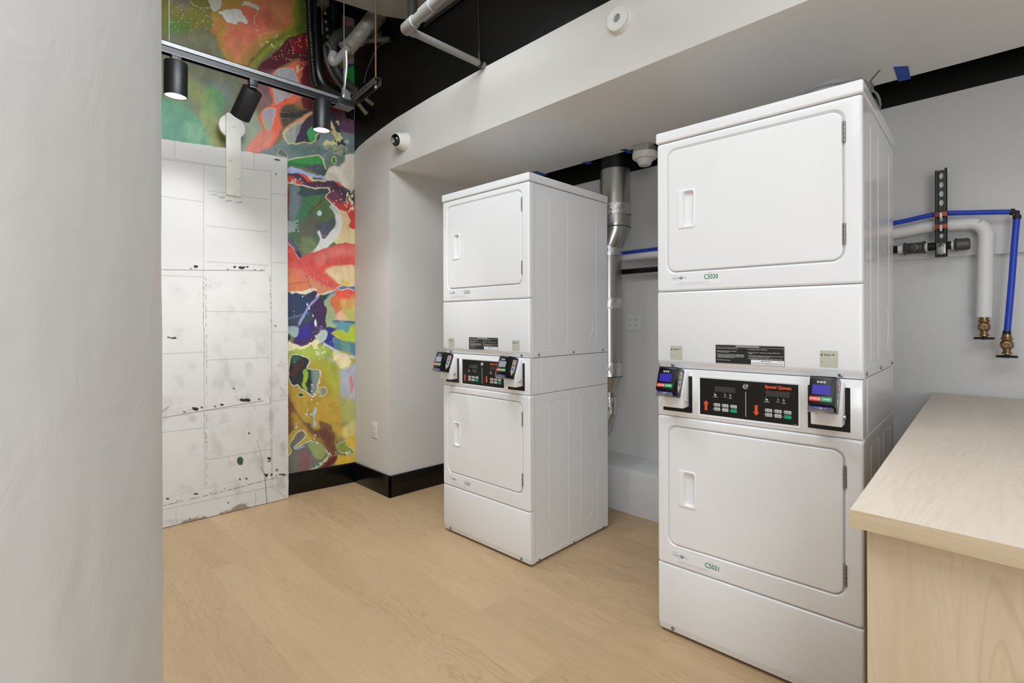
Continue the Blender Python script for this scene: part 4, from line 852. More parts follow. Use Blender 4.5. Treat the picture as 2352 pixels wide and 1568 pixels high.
    k = MB(); k.lathe([(.0105, 0), (.0105, .003), (.0085, .005), (.007, .0045), (.0068, .003), (.0045, .003), (.0045, .0055)], 28, Matrix.Translation((x, .350, 1.0025)) @ RX); k.build('lock', M_chr, con)
    # card readers
    for off in (0, .512):
        MB().rbox(f - .001, f + .001, .035 + off, .154 + off, .8835, 1.0245, .0009, 1).build('reader_backplate', M_con, r)
        u0, u1 = .049 + off, .134 + off
        br = MB().prism([(f, .908), (-.047, .906), (-.049, .960), (-.018, 1.040), (f, 1.044)], u0, u1, axis=1, bevel=.0012).build('reader_bracket', M_enam2, r)
        k = MB(); mx = Matrix.Translation((-.020, u0, .934)) @ Matrix.Rotation(math.pi / 2, 4, 'X')
        k.lathe([(.0085, 0), (.0085, .004), (.0075, .006), (.006, .006), (.0055, .0045), (.004, .0045), (.004, .007)], 24, mx); k.build('lock', M_chr, br)
        v0, v1 = .056 + off, .128 + off
        prof = [(-.077, 1.064), (-.083, 1.060), (-.111, .981), (-.110, .976), (-.090, .9715), (-.086, .955), (-.060, .946), (-.052, .948), (-.016, 1.042), (-.020, 1.050), (-.055, 1.060)]
        rd = MB().prism(prof, v0, v1, axis=1, bevel=.0022).build('card_reader', M_blk, r)
        T_, N_ = Vector((-.0835, 0, 1.0588)), Vector((-.1113, 0, .9795)); ey = (T_ - N_).normalized(); H_ = (T_ - N_).length; nrm = Vector((-ey.z, 0, ey.x))
        def fp(u, v, d=.0006):  # u 0..1 left->right, v 0..1 bottom->top
            p = N_ + ey * (H_ * v) + nrm * d; p.y = v1 - (v1 - v0) * u; return p
        def fq(u0_, u1_, w0, w1, d=.0006): return [fp(u0_, w0, d), fp(u1_, w0, d), fp(u1_, w1, d), fp(u0_, w1, d)]
        def plate(name, m, *a, d=.0008, th=.0006):
            q = fq(*a, d=d); p2 = [v - nrm * th for v in q]; MB().loft([p2, q], True, True).build(name, m, rd, smooth=False)
        plate('screen', M_scb if lit else M_scg, .13, .80, .38, .74)
        plate('cancel_button', M_red, .06, .47, .12, .29, d=.0014, th=.0012); plate('card_button', M_grk, .48, .90, .12, .29, d=.0014, th=.0012)
        b = MB(); text(b, 'CANCEL', fp(.265, .175, .0017), EX, ey, .0058, center=True, bold=.02); text(b, 'CARD', fp(.69, .175, .0017), EX, ey, .0058, center=True, bold=.02)
        for uu in (.34, .46, .58):
            c = fp(uu, .84, .0010); n = 14
            o_ = [c + Vector(EX) * (.0034 * math.cos(2 * math.pi * q / n)) + ey * (.0034 * math.sin(2 * math.pi * q / n)) for q in range(n)]; i_ = [c + Vector(EX) * (.0016 * math.cos(2 * math.pi * q / n)) + ey * (.0016 * math.sin(2 * math.pi * q / n)) for q in range(n)]
            b.loft([o_, i_])
        b.build('reader_lettering', M_wh, rd, smooth=False)
        # side decal
        def sp(t, z):
            xf = -.0835 - (1.0588 - z) * .35; xb = -.018 - (1.045 - z) * .37; return (xf + (xb - xf) * t, v0 - .0005, z)
        dec = MB().quad(sp(.42, 1.044), sp(.80, 1.040), sp(.80, .985), sp(.62, .966), sp(.42, .985)).build('side_decal', M_key, rd, smooth=False)
        sd = (1, 0, 0)
        for z, c, s in ((1.032, M_or, 'A'), (1.016, M_dk, 'B'), (.998, M_pex, 'C')):
            p = sp(.52, z); MB().quad(*[(p[0] + a, p[1] - .0004, z + q) for a, q in ((-.001, -.004), (.009, -.004), (.009, .004), (-.001, .004))]).build('decal_icon', c, rd, smooth=False)
        # card slot tray
        MB().prism([(-.1115, .9755), (-.1130, .9640), (-.086, .9570), (-.086, .9720)], v0 + .008, v1 - .006, axis=1).build('card_slot', M_bluecard, rd)
        MB().prism([(-.1190, .9720), (-.1175, .9730), (-.1150, .9620), (-.1050, .9560), (-.086, .9545), (-.086, .9525), (-.1060, .9530), (-.1165, .9600)], v0 + .001, v1 - .001, axis=1, bevel=.0008).build('slot_lip', M_clear, rd)
        b = MB(); p = Vector((-.1112, (v0 + v1) / 2, .9698)); e2 = Vector((.12, 0, 1)).normalized()
        b.quad(*[p + Vector(EX) * a + e2 * q for a, q in ((-.006, -.002), (.006, -.002), (.004, .002), (-.004, .002))]); 
        for sg in (-1, 1): b.quad(*[p + Vector(EX) * (sg * .012 + a) + e2 * q for a, q in ((-.002, -.001), (.002, -.001), (0, .0012))])
        for i_ in range(len(b.v)): b.v[i_] = (b.v[i_][0] - .0022, b.v[i_][1], b.v[i_][2] - .0008)
        b.build('slot_symbol', M_wh, rd, smooth=False)
    # machine number stickers
    for (s, z0) in zip(nums, (1.3975, .3175)):
        yL = .628; st = MB().box(-.0006, .0004, yL - .192, yL, z0 - .024, z0 + .024).build('asset_label', M_clr, r)
        b = MB(); text(b, s, (-.0011, .498, z0 - .004), EX, EY, .0175, width=.052, bold=.012); b.build('machine_number', numcol, st, smooth=False)
        b = MB(); x_ = -.0011
        text(b, 'PROPERTY OF', (x_, .624, z0 + .014), EX, EY, .0022); text(b, 'Lakeside', (x_, .624, z0 + .003), EX, EY, .0072, width=.030); text(b, 'A.L.L.', (x_, .583, z0 + .003), EX, EY, .0072, width=.017)
        text(b, 'MACHINE ID', (x_, .474, z0 + .018), EX, EY, .0022, center=True)
        text(b, 'LAUNDRY SERVICE & EQUIPMENT', (x_, .620, z0 - .003), EX, EY, .0016); 
        text(b, 'For immediate service or repair on this machine, please report', (x_, .600, z0 - .0145), EX, EY, .0022, width=.115)
        text(b, 'the machine ID number above by phone or online', (x_, .610, z0 - .0195), EX, EY, .0022, width=.130); b.build('label_lettering', M_blu, st, smooth=False)
        b = MB(); disk(b, (x_, .5885, z0 + .0068), .0062, 24, .0048); b.quad(*[(x_, .5885 + .0055 * math.cos(a), z0 + .0068 - .0055 * math.sin(a)) for a in np.linspace(.05, math.pi - .05, 10)]); b.build('label_emblem', M_teal, st, smooth=False)
    # number stickers on the filter panel
    for s, yL, yR in ((stick[0], .634, .584), (stick[1], .118, .067)):
        st = MB().box(-.0006, .0004, yR, yL, 1.086, 1.140).build('number_sticker', M_sk, r)
        b = MB(); text(b, s, (-.0011, yL - .012, 1.124), EX, EY, .0055, width=.029, bold=.02)
        t_ = np.linspace(0, 1, 8)
        b.quad(*[(-.0011, yL - .002 - a, 1.1262 + c) for a, c in ((0, 0), (.004, .004), (.005, .003), (.003, .000), (.006, .001), (.005, -.004), (.001, -.003), (.003, -.001))])
        text(b, '1-800', (-.0011, yL - .007, 1.100), (0, 0, 1), (0, 1, 0), .0022); b.build('sticker_lettering', M_dk, st, smooth=False)
    # instruction label
    il = MB(); il.loft([rr(.222, .457, 1.0805, 1.1500, .003, .0004), rr(.222, .457, 1.0805, 1.1500, .003, -.0006)], False, True); il = il.build('instruction_label', M_lab, r)
    x_ = -.0011; b = MB(); 
    for a in (rr(.2226, .4564, 1.0811, 1.1494, .003, x_),): b.loft([a, rr(.2236, .4554, 1.0821, 1.1484, .0022, x_)])
    b.box(x_, x_ + .0004, .2236, .4554, 1.1405, 1.1410); text(b, '-OPERATING INSTRUCTIONS-', (x_, .385, 1.1425), EX, EY, .0044, width=.082, bold=.02)
    for s, y, z, wd in (('1. Open Dryer Door, Load Clothes, Close Door.', .453, 1.1350, .078), ('2. Select Fabric and Temperature Settings', .453, 1.1255, .072), ('OR Turn Fabric Selector', .449, 1.1215, .042),
                        ('3. Insert Coins or Card as Required. Use Additional Coins', .453, 1.1135, .098), ('or Card for more Drying Time. OR, Turn TIMER KNOB to', .449, 1.1098, .096), ('obtain desired Drying Time. Last 2-3 minutes of Cycle', .449, 1.1061, .093), ('is COOL DOWN (No Heat Period)', .449, 1.1024, .058),
                        ('4. Push START Pad or Button.', .453, 1.0925, .050), ('5. To Stop Drying Cycle - OPEN Door.', .342, 1.1340, .066), ('6. To Restart Dryer - Close Door and Push START Pad or', .342, 1.1235, .106), ('Button.', .338, 1.1195, .013),
                        ('7. When Display Indicates "00" Time Remaining or Panel Light', .342, 1.1120, .114), ('goes out, Remove Clothes from Dryer.', .338, 1.1080, .070), ('IF CLOTHES ARE NOT DRY AS DESIRED, REPEAT STEPS 3 AND 4.', .340, 1.1020, .112)):
        text(b, s, (x_, y, z), EX, EY, .0026, width=wd, bold=.01)
    b.build('label_lettering', M_wh, il, smooth=False)
    wb = MB().box(x_, x_ + .0006, .2245, .331, 1.0825, 1.0995).build('notice_box', M_clr, il)
    b = MB(); text(b, 'IMPORTANT:', (x_ - .0005, .280, 1.0930), EX, EY, .0042, width=.034, center=True, bold=.01); text(b, 'CLEAN LINT FILTER BEFORE EACH LOAD', (x_ - .0005, .328, 1.0855), EX, EY, .0038, width=.100, bold=.005); text(b, '515308R1', (x_ - .0005, .243, 1.0945), EX, EY, .0022)
    b.build('notice_lettering', M_dk, il, smooth=False)
    return r
make_dryer((1.8592, 1.777), .0306, 'white stacked laundry dryer standing free near the alcove corner, farther from the counter', ('C5026', 'C5027'), ('Dryer 9', 'Dryer 10'), False, M_tealg)
make_dryer((1.8884, .3765), .0471, 'white stacked laundry dryer beside the wooden counter, with lit blue card reader screens', ('C5030', 'C5031'), ('Dryer 13', 'Dryer 14'), True, M_teal)
# ------------------------------------------------------------------ counter
def build_counter():
    tip = at(1952, 1168, z=.90); bl = Vector((3.082, .340, .90)); fr = at(2352, 1258, z=.90)
    fd = (Vector((fr.x, fr.y)) - Vector((tip.x, tip.y))).normalized(); L = 1.9
    a = Vector((tip.x, tip.y)); d = a + fd * L; c = Vector((bl.x, bl.y)); e = Vector((3.082, d.y))
    r = thing('folding_counter', 'pale wood-grain laminate counter in the right foreground with a thick worktop', 'counter', (a.x, a.y, 0))
    def rel(p): return (p.x - a.x, p.y - a.y)
    def offs(q, k): return q
    MB().prism([rel(a), rel(d), rel(e), rel(c)], .868, .90, axis=2, bevel=.0015).build('worktop', M_wtop, r)
    MB().prism([rel(a + Vector((-.0012, 0))), rel(d + Vector((-.0012, 0))), rel(d), rel(a)], .8685, .8992, axis=2).build('edge_band', M_wedge, r)
    ld = (c - a).normalized(); ni = Vector((ld.y, -ld.x)); a2 = a + ld * .024 + fd * .022; d2 = d + ld * .024
    MB().prism([rel(a2), rel(d2), rel(d2 + ld * .02), rel(a2 + ld * .02)], 0, .868, axis=2, bevel=.0008).build('front_panel', M_wside, r)
    c2 = c - ld * .005 + fd * .022
    MB().prism([rel(a2 + ld * .0205), rel(a2 + ld * .0205 + fd * .02), rel(c2 + fd * .02), rel(c2)], 0, .868, axis=2, bevel=.0008).build('side_panel', M_wside, r)
build_counter()
# ------------------------------------------------------------------ ledge at the foot of the back wall
o = MB(); o.prism([(2.842, 0), (2.842, .262), (2.85, .276), (2.866, .284), (XB, .300), (XB, 0)], .45, Y1 - .012, axis=1)
tag(o.build('wall_curb', M_wallb), 'low white painted ledge on the floor along the back wall, seen between the two dryers', 'ledge')
# ------------------------------------------------------------------ outlets, detectors, camera
def outlet_face(mb, mk, c, ex, ey, n):
    """duplex receptacle face: slots; c centre"""
    for s in (-1, 1):
        for a, b_ in ((-.0065, .004), (.0065, .004)):
            p = c + ey * (s * .0195 + b_) + ex * a; mk.quad(*[p + ex * u + ey * v + n * .0004 for u, v in ((-.0011, -.004), (.0011, -.004), (.0011, .004), (-.0011, .004))])
        p = c + ey * (s * .0195 - .007); mk.quad(*[p + ex * (.0028 * math.cos(t)) + ey * (.0028 * math.sin(t)) + n * .0004 for t in np.linspace(0, 2 * math.pi, 9)[:-1]])
def outlet(name, label, x, y, z, gangs, wd, ht):
    r = thing(name, label, 'outlet', (x, y, z))
    MB().rbox(-.006, 0, -wd / 2, wd / 2, -ht / 2, ht / 2, .0035, 3).build('cover_plate', M_pl, r)
    for g in range(gangs):
        yo = (g - (gangs - 1) / 2) * .046; c = Vector((-.0075, -yo, 0)); b = MB()
        for s in (-1, 1):
            n = 20; pts = [(-.0075, -yo + .0165 * math.cos(t), s * .0195 + .0145 * math.sin(t)) for t in np.linspace(0, 2 * math.pi, n + 1)[:-1]]; bk = [(-.005, p[1], p[2]) for p in pts]
            b.loft([bk, pts], False, True)
        b.build('receptacle', M_pl, r, angle=30); b = MB(); outlet_face(b, b, c, Vector(EX), Vector(EY), Vector((-1, 0, 0))); b.build('socket_slots', M_dk, r, smooth=False)
outlet('wall_outlet', 'white duplex wall outlet low on the pier beside the mural', X1, 3.401, .443, 1, .072, .118)
outlet('quad_outlet', 'white four-socket wall outlet on the back wall between the dryers', XB, 1.962, 1.226, 2, .114, .116)
def build_dome():
    r = thing('security_camera', 'white dome security camera with dark glass eye on the bulkhead above the pier', 'camera', (X1, 2.985, 2.452))
    MB().lathe([(.060, 0), (.060, .010), (.056, .022), (.050, .05), (.046, .058)], 40, RX).build('mount_base', M_pl, r)
    q = Vector((-.86, -.12, -.24)).to_track_quat('Z', 'Y').to_matrix().to_4x4(); T0 = Matrix.Translation((-.052, .004, 0))
    MB().lathe([(.001, -.046)] + [(.05 * math.cos(t), .05 * math.sin(t)) for t in np.linspace(-1.35, .42, 14)] + [(.041, .024), (.040, .018)], 40, T0 @ q).build('ball_housing', M_pl, r)
    MB().lathe([(.040 * math.cos(t), .016 + .034 * math.sin(t)) for t in np.linspace(0, 1.54, 10)], 36, T0 @ q).build('lens_dome', M_glass, r)
    MB().lathe([(.018, .045), (.018, .049), (.010, .050)], 24, T0 @ q).build('lens_ring', M_chr, r)
build_dome()
def build_disc():
    r = thing('notification_device', 'round white wall device with a grey centre high on the bulkhead, near the ceiling', 'detector', (X1, 1.275, 2.553))
    MB().lathe([(.056, 0), (.056, .006), (.052, .008), (.052, .026), (.050, .028), (.018, .028), (.017, .022), (.0165, .018)], 48, RX).build('housing', M_pl, r)
    MB().lathe([(.0155, .018), (.0155, .022), (.011, .0235)], 28, RX).build('lens', M_gdev, r)
build_disc()
def build_smoke():
    p = at(1481, 352, z=2.262); r = thing('smoke_detector', 'white smoke detector hanging under a steel junction box beside the near dryer', 'smoke detector', (p.x, p.y, 2.262))
    MB().rbox(-.052, .052, -.052, .052, .004, YS - 2.262, .004, 2).build('junction_box', M_galvl, r)
    for a in (0, 1, 2): MB().lathe([(.010, 0), (.010, .0012)], 18, Matrix.Translation((-.052, -.03 + .03 * a, .026)) @ RX).build('knockout', M_galvl, r)
    MB().lathe([(.070, .004), (.075, 0), (.075, -.026), (.068, -.036), (.05, -.040), (.049, -.046), (.036, -.072), (.033, -.075), (.006, -.078)][::-1], 48).build('detector_body', M_pl, r)
    b = MB()
    for k in range(10):
        t = 2 * math.pi * k / 10; b.add([(.0385 * math.cos(t + d), .0385 * math.sin(t + d), z) for d, z in ((-.2, -.0675), (.2, -.0675), (.2, -.0645), (-.2, -.0645))], [(0, 1, 2, 3)])
    b.build('vent_slots', M_dk, r, smooth=False)
build_smoke()
# ------------------------------------------------------------------ blue masking tape tabs on the soffit
for (pp, lab) in (([(2052, 154), (2086, 152), (2092, 181), (2063, 187)], 'largest blue masking tape tab on the soffit edge, right of the near dryer'),
                  ([(1424, 343.5), (1437, 342), (1456, 349), (1444, 352.5)], 'blue masking tape tab on the soffit edge just left of the smoke detector'),
                  ([(1336, 372.5), (1351, 370.5), (1362, 375), (1347, 377)], 'blue masking tape tab on the soffit edge just left of the exhaust duct'),
                  ([(1222, 395), (1232, 393), (1258, 401.5), (1246, 404)], 'blue masking tape tab on the soffit just above the far dryer')):
    q = [at(a, b, z=YS - .0012) for a, b in pp]; c = sum(q, Vector()) / 4; o = MB(); o.prism([(v.x - c.x, v.y - c.y) for v in q], -.0008, .0011, axis=2); o = o.build('tape_tab', M_tape, smooth=False); o.location = (c.x, c.y, YS - .0012)
    tag(o, lab, 'tape', 'masking tape tabs on the soffit edge')
# ------------------------------------------------------------------ exhaust duct behind the far dryer
def build_duct():
    XD = 2.885; r = thing('exhaust_duct', 'tall galvanised round exhaust duct rising behind the far dryer, with foil-taped joints', 'duct', (XD, 1.99, 0))
    def Lp(px, py): p = at(px, py, x=XD); return Vector((p.x - XD, p.y - 1.99, p.z))
    c1 = Lp(1413, 450).y; c2 = Lp(1398, 650).y; z1, z2 = Lp(1440, 520).z, Lp(1427, 562).z
    R1, R2 = .098, .086
    MB().tube([(0, c1, z1), (0, c1, 2.235)], R1, 40, False).build('upper_pipe', M_duct, r)
    MB().tube([(0, c1, 2.235), (0, c1, ZTOP)], R1, 40, False).build('painted_pipe_top', M_black, r)
    MB().tube([(0, c1, z1 + .02), (0, c1, z1), (0, c2, z2), (0, c2, z2 - .02)], [R1 * 1.012, R1 * 1.012, R2 * 1.012, R2 * 1.012], 40, False).build('elbow', M_duct, r)
    for z, y, R in ((z1 + .002, c1, R1), (z2 - .006, c2 + .006, R2)): MB().tube([(0, y, z - .004), (0, y, z), (0, y, z + .004)], [R + .001, R + .006, R + .001], 40, False).build('seam_bead', M_galv, r)
    z3 = Lp(1427, 690).z; z4 = Lp(1427, 833).z; z5 = Lp(1427, 866).z; z6 = Lp(1412, 900).z; z7 = Lp(1412, 950).z
    MB().tube([(0, c2, z5), (0, c2, z2)], R2, 40, False).build('lower_pipe', M_duct, r)
    MB().tube([(0, c2, z6), (0, c2, z5)], [.048, R2 + .002], 36, False).build('reducer', M_duct, r)
    MB().tube([(0, c2, z5 - .003), (0, c2, z5), (0, c2, z5 + .004)], [R2, R2 + .006, R2], 36, False).build('seam_bead', M_galv, r)
    MB().tube([(0, c2, z6), (0, c2, z7), (0, c2 + .03, z7 - .10), (0, c2 + .12, z7 - .22)], [.048, .048, .050, .052], 24, False).build('vent_connector', M_duct, r)
    for z0, za, y, R in ((Lp(1440, 492).z, Lp(1440, 467).z, c1, R1), (Lp(1440, 489).z - .0, Lp(1440, 480).z, c1, R1 + .001), (Lp(1427, 585).z, Lp(1427, 562).z, c2, R2), (Lp(1427, 708).z, Lp(1427, 684).z, c2, R2), (z5 + .006, z4, c2, R2), (z7 + .0, z6 - .03, c2, .048)):
        n = 48; k = 5; loops = [[(( R + .0025 + random.uniform(-.0012, .0016)) * math.cos(2 * math.pi * i / n), y + (R + .0025 + random.uniform(-.0012, .0016)) * math.sin(2 * math.pi * i / n), z0 + (za - z0) * j / k + (random.uniform(-.004, .004) if j in (0, k) else 0)) for i in range(n)] for j in range(k + 1)]
        MB().loft(loops).build('foil_tape', M_foil, r, angle=12)
build_duct()
p = at(1373, 430, x=3.06); o = MB(); o.tube([(0, 0, 1.2), (0, 0, 2.24)], .0135, 16); o.tube([(0, 0, 2.05), (0, 0, 2.10)], .0155, 16)
o = o.build('vertical_pipe', M_ins); o.location = (3.07, p.y, 0); tag(o, 'thin white vertical pipe rising behind the far dryer, left of the exhaust duct', 'pipe')
# ------------------------------------------------------------------ plumbing on the back wall
XP = 3.028
XC = 3.004
def wp(px, py, x=XP): return at(px, py, x=x)
def valve(name_parent, top, yv):
    """brass stop valve with black handwheel hanging below point top"""
    x, y, z = top; V = MB()
    V.lathe([(.0155, 0), (.0155, -.012), (.019, -.014), (.019, -.024), (.016, -.028), (.021, -.034), (.023, -.045), (.021, -.056), (.014, -.062), (.013, -.075), (.017, -.077), (.017, -.084), (.006, -.086)][::-1], 24, Matrix.Translation(top))
    V.build('valve_body', M_brass, name_parent)
    k = MB(); k.lathe([(.013, 0), (.014, .026), (.011, .027), (.010, .012)], 20, Matrix.Translation((x - .012, y, z - .045)) @ RX); k.build('valve_outlet', M_brass, name_parent)
    h = MB(); n = 40; R = .031; ring = []
    for i in range(n):
        a = 2 * math.pi * i / n; rr_ = R + .003 * math.cos(6 * a); ring.append((x + rr_ * math.cos(a), y + rr_ * math.sin(a), z - .094))
    h.tube(ring + [ring[0]], .0045, 8, False)
    for a in (0, 2 * math.pi / 3, 4 * math.pi / 3): h.tube([(x, y, z - .090), (x + R * math.cos(a), y + R * math.sin(a), z - .094)], .004, 8)
    h.tube([(x, y, z - .084), (x, y, z - .100)], .007, 12); h.build('handwheel', M_blkm, name_parent)
r = thing('cold_water_line', 'blue flexible water line sagging along the back wall and down to a brass valve', 'pipe', (XC, 0, 0))
def R_(pts, r0=XC): return [(p[0] - r0, p[1], p[2]) for p in pts]
hp = [wp(1430, 581, XC), wp(1507, 571, XC), (XC, 1.4, 1.712), (XC, .9, 1.698), (XC, .68, 1.690), wp(2055, 512, XC), wp(2150, 492, XC), wp(2240, 488, XC), wp(2325, 486.5, XC)]
MB().tube(smooth_path(R_(hp), 6), .0105, 14).build('hose', M_pex, r)
e0 = wp(2335, 487, XC); el = MB(); el.tube(R_([wp(2320, 486.5, XC), wp(2330, 486.8, XC)]), .0135, 14); el.tube(R_([wp(2326, 486.7, XC), wp(2336.5, 487, XC), wp(2336, 497, XC)]), .009, 12); el.tube(R_([wp(2336, 494, XC), wp(2335.5, 503, XC)]), .0135, 14); el.build('elbow_fitting', M_blkm, r)
dp = [wp(2335.5, 500, XC), wp(2330, 560, XC), wp(2324, 640, XC), wp(2317, 720, XC), wp(2313, 764, XC)]; MB().tube(smooth_path(R_(dp), 6), .0115, 14).build('drop_hose', M_pex, r)
b_ = wp(2312.5, 764, XC); bb = MB(); bb.tube([(0, b_.y, b_.z + .008), (0, b_.y, b_.z - .006)], .0135, 14); bb.build('clamp_ring', M_blkm, r)
valve(r, Vector((0, b_.y, b_.z - .006)), 0)
r = thing('insulated_water_pipe', 'thick white jacketed pipe running along the back wall, bent down to a brass valve', 'pipe', (XP, 0, 0))
a = [wp(1412, 594), wp(1430, 592), wp(1507, 584), (XP, 1.4, 1.664), (XP, .9, 1.650), (XP, .68, 1.646), wp(2055, 536), wp(2135, 521), wp(2215, 515)]
c = wp(2264, 522); e = wp(2260, 728)
aa = smooth_path(R_(a, XP), 5); rad = .0270
arc = [(0, c.y + .055 * (1 - math.sin(t)), a[-1][2] - .055 * (1 - math.cos(t))) for t in np.linspace(0, math.pi / 2, 9)]
MB().tube(aa + arc[:4], rad, 20).build('jacketed_run', M_ins, r)
MB().tube([arc[i] for i in range(3, 9)] + [(0, c.y, a[-1][2] - .075)], rad * 1.02, 20).build('jacketed_bend', M_ins, r)
MB().tube([(0, c.y, a[-1][2] - .06), (0, e.y, e.z + .01), (0, e.y, e.z)], rad, 20).build('jacketed_drop', M_ins, r)
valve(r, Vector((0, e.y, e.z + .002)), 0)
r = thing('black_iron_pipe', 'black iron pipe with grey tee and end cap, lowest of the wall pipes', 'pipe', (XP, 0, 0))
zg = 1.573; MB().tube([(0, 2.10, zg + .002), (0, .235, zg)], .0185, 20).build('pipe_run', M_iron, r)
for y0, y1, R in ((.44, .36, .028),): k = MB(); k.tube([(0, y0, zg), (0, y0 - .006, zg), (0, y0 - .010, zg), (0, y1 + .010, zg), (0, y1 + .006, zg), (0, y1, zg)], [R, R + .003, R - .002, R - .002, R + .003, R], 24); k.build('tee_fitting', M_iron2, r)
k = MB(); k.lathe([(.018, .0), (.018, .026), (.014, .028), (.010, .028), (.009, .034)], 20, Matrix.Translation((-.012, .40, zg)) @ RX); k.build('tee_plug', M_iron2, r)
k = MB(); k.tube([(0, .258, zg), (0, .250, zg), (0, .246, zg), (0, .212, zg), (0, .206, zg)], [.027, .030, .027, .026, .022], 24); k.build('end_cap', M_iron2, r)
MB().tube([(0, .462, zg), (0, .440, zg)], .0192, 20).build('thread_sealant', M_pl, r); MB().tube([(0, .360, zg), (0, .352, zg)], .0195, 20).build('thread_sealant', M_pl, r); MB().tube([(0, .268, zg), (0, .257, zg)], .0195, 20).build('thread_sealant', M_pl, r)
# vertical strut channel with clamps
def slotted(mb, n, z0, dz, hw, hh, x):
    for i in range(n): mb.quad(*[(x, hw * math.cos(t), z0 + dz * i + hh * math.sin(t)) for t in np.linspace(0, 2 * math.pi, 15)[:-1]])
XS = 2.990; ys = at(2162, 490, x=XS - .01).y; zt_, zb_ = at(2162, 388, x=XS - .01).z, at(2162, 590, x=XS - .01).z
r = thing('strut_channel', 'dark green slotted strut channel standing upright off the back wall across the pipes', 'bracket', (XS, ys, 0))
k = MB(); k.box(-.003, 0, -.0205, .0205, zb_, zt_ - .004); k.box(-.022, 0, -.0205, -.0180, zb_, zt_); k.box(-.022, 0, .0180, .0205, zb_, zt_ - .006); k.box(-.022, -.0195, -.0205, -.012, zb_, zt_); k.box(-.022, -.0195, .012, .0205, zb_, zt_ - .006)
k.build('channel', M_strut, r, smooth=False)
k = MB(); slotted(k, 4, zt_ - .150, .040, .008, .013, -.0035); slotted(k, 3, zb_ + .02, .075, .007, .010, -.0035); k.build('slots', M_wallb, r, smooth=False)
for z_ in (zt_ - .06, zt_ - .015): MB().tube([(0, 0, z_), (XB - XS - .02, 0, z_)], .008, 12).build('standoff', M_galv, r)
for py in (492, 520):
    zc = at(2162, py, x=XS - .02).z; MB().rbox(-.0265, -.0195, -.0215, .0215, zc - .010, zc + .010, .002, 2).build('pipe_clamp', M_clamp, r)
    MB().rbox(-.034, -.02, -.005, .005, zc - .022, zc + .006, .002, 2).build('clamp_screw', M_galvl, r)
zc = at(2162, 570, x=XS - .03).z
k = MB(); k.rbox(-.030, -.0222, -.017, .017, zc - .026, zc + .020, .003, 2); k.box(-.045, -.022, -.012, .012, zc + .014, zc + .020); k.tube([(-.045, 0, zc + .017), (-.022, 0, zc + .017)], .006, 10); k.build('clamp_strap', M_steel, r)
# ------------------------------------------------------------------ track lighting
YT = 2.85; TA = at(378, 97, y=YT); TB = at(781, 224, y=YT); ZT = (TA.z + TB.z) / 2
r = thing('lighting_track', 'long black lighting track under a galvanised strut, hung in front of the mural', 'light track', (1.0, YT, ZT))
x0, x1 = -.75, TB.x - 1.0 + .02
k = MB(); k.box(x0, x1, -.0205, .0205, -.003, 0); k.box(x0, x1, -.0205, -.0180, -.024, 0); k.box(x0, x1, .0180, .0205, -.024, 0); k.box(x0, x1, -.0205, -.011, -.024, -.0215); k.box(x0, x1, .011, .0205, -.024, -.0215); k.build('strut', M_galv, r, smooth=False)
k = MB(); k.box(x0, x1 - .03, -.018, .018, -.044, -.024); k.box(x0, x1 - .03, -.018, -.015, -.052, -.044); k.box(x0, x1 - .03, .015, .018, -.052, -.044); k.build('track', M_blkm, r, smooth=False)
MB().box(x0, x1 - .03, -.0184, -.0176, -.0535, -.0515).build('track_trim', M_galv, r); MB().box(x0, x1 - .03, .0150, .0184, -.0535, -.0515).build('track_trim', M_galv, r)
MB().rbox(x1 - .045, x1 + .055, -.03, .03, -.050, -.008, .003, 2).build('feed_box', M_blkm, r)
MB().box(x1 - .05, x1 + .05, -.036, .036, -.0535, -.0505).build('feed_plate', M_galv, r)
for px in (388, 790):
    c_ = at(px, 60, y=YT); MB().tube([(c_.x - 1, 0, 0), (c_.x - 1, 0, ZTOP - ZT)], .0032, 10).build('hanger_rod', M_galv, r)
MB().tube(smooth_path([(x1 + .0, 0, 0), (x1 + .012, .01, .08), (x1 + .03, .02, .2), (x1 + .028, .02, .3)], 5), .006, 8).build('flex_conduit', M_pl, r)
MB().prism([(x1 - .01, 0), (x1 + .045, 0), (x1 + .045, .045), (x1 + .02, .06), (x1 - .01, .06)], -.0015, .0015, axis=1).build('hanger_plate', M_galv, r)
def spot(px_top, py_top, label, n, L, lit, power, aim):
    c = at(px_top, py_top, y=YT); r = thing('track_spotlight', label, 'spotlight', (c.x, YT, c.z), 0, 'black cylinder spotlights on the lighting track')
    zt = ZT - .054 - c.z
    MB().rbox(-.021, .021, -.018, .018, zt - .036, zt + .002, .003, 2).build('track_adapter', M_blkm, r)
    MB().rbox(-.019, .019, -.014, .014, zt - .042, zt - .036, .002, 2).build('adapter_collar', M_galv, r)
    MB().tube([(0, 0, zt - .036), (0, 0, .004)], .006, 12).build('stem', M_blkm, r)
    q = Vector(n).to_track_quat('Z', 'Y').to_matrix().to_4x4(); R = .0485
    MB().lathe([(.012, -.001), (R - .002, -.001), (R, -.004), (R, -L + .001), (R - .001, -L), (R - .0025, -L), (R - .003, -L + .004), (R - .003, -.02), (.01, -.02)], 48, q).build('housing', M_blkm, r)
    MB().lathe([(R - .0032, -L + .002), (R - .006, -L + .03), (R - .016, -L + .05), (.006, -L + .055)], 40, q, cap=False).build('reflector', M_lampin, r)
    MB().lathe([(.034, -L + .030), (.031, -L + .020), (.010, -L + .015)], 32, q).build('lamp_face', M_bulb, r)
    l = bpy.data.lights.new('spot_beam', 'SPOT'); l.energy = power; l.spot_size = math.radians(aim); l.spot_blend = .7; l.shadow_soft_size = .03; l.color = (.98, .985, 1)
    o = bpy.data.objects.new('spot_beam', l); COL.objects.link(o); o.parent = r; o.matrix_local = q @ Matrix.Translation((0, 0, -L - .004))
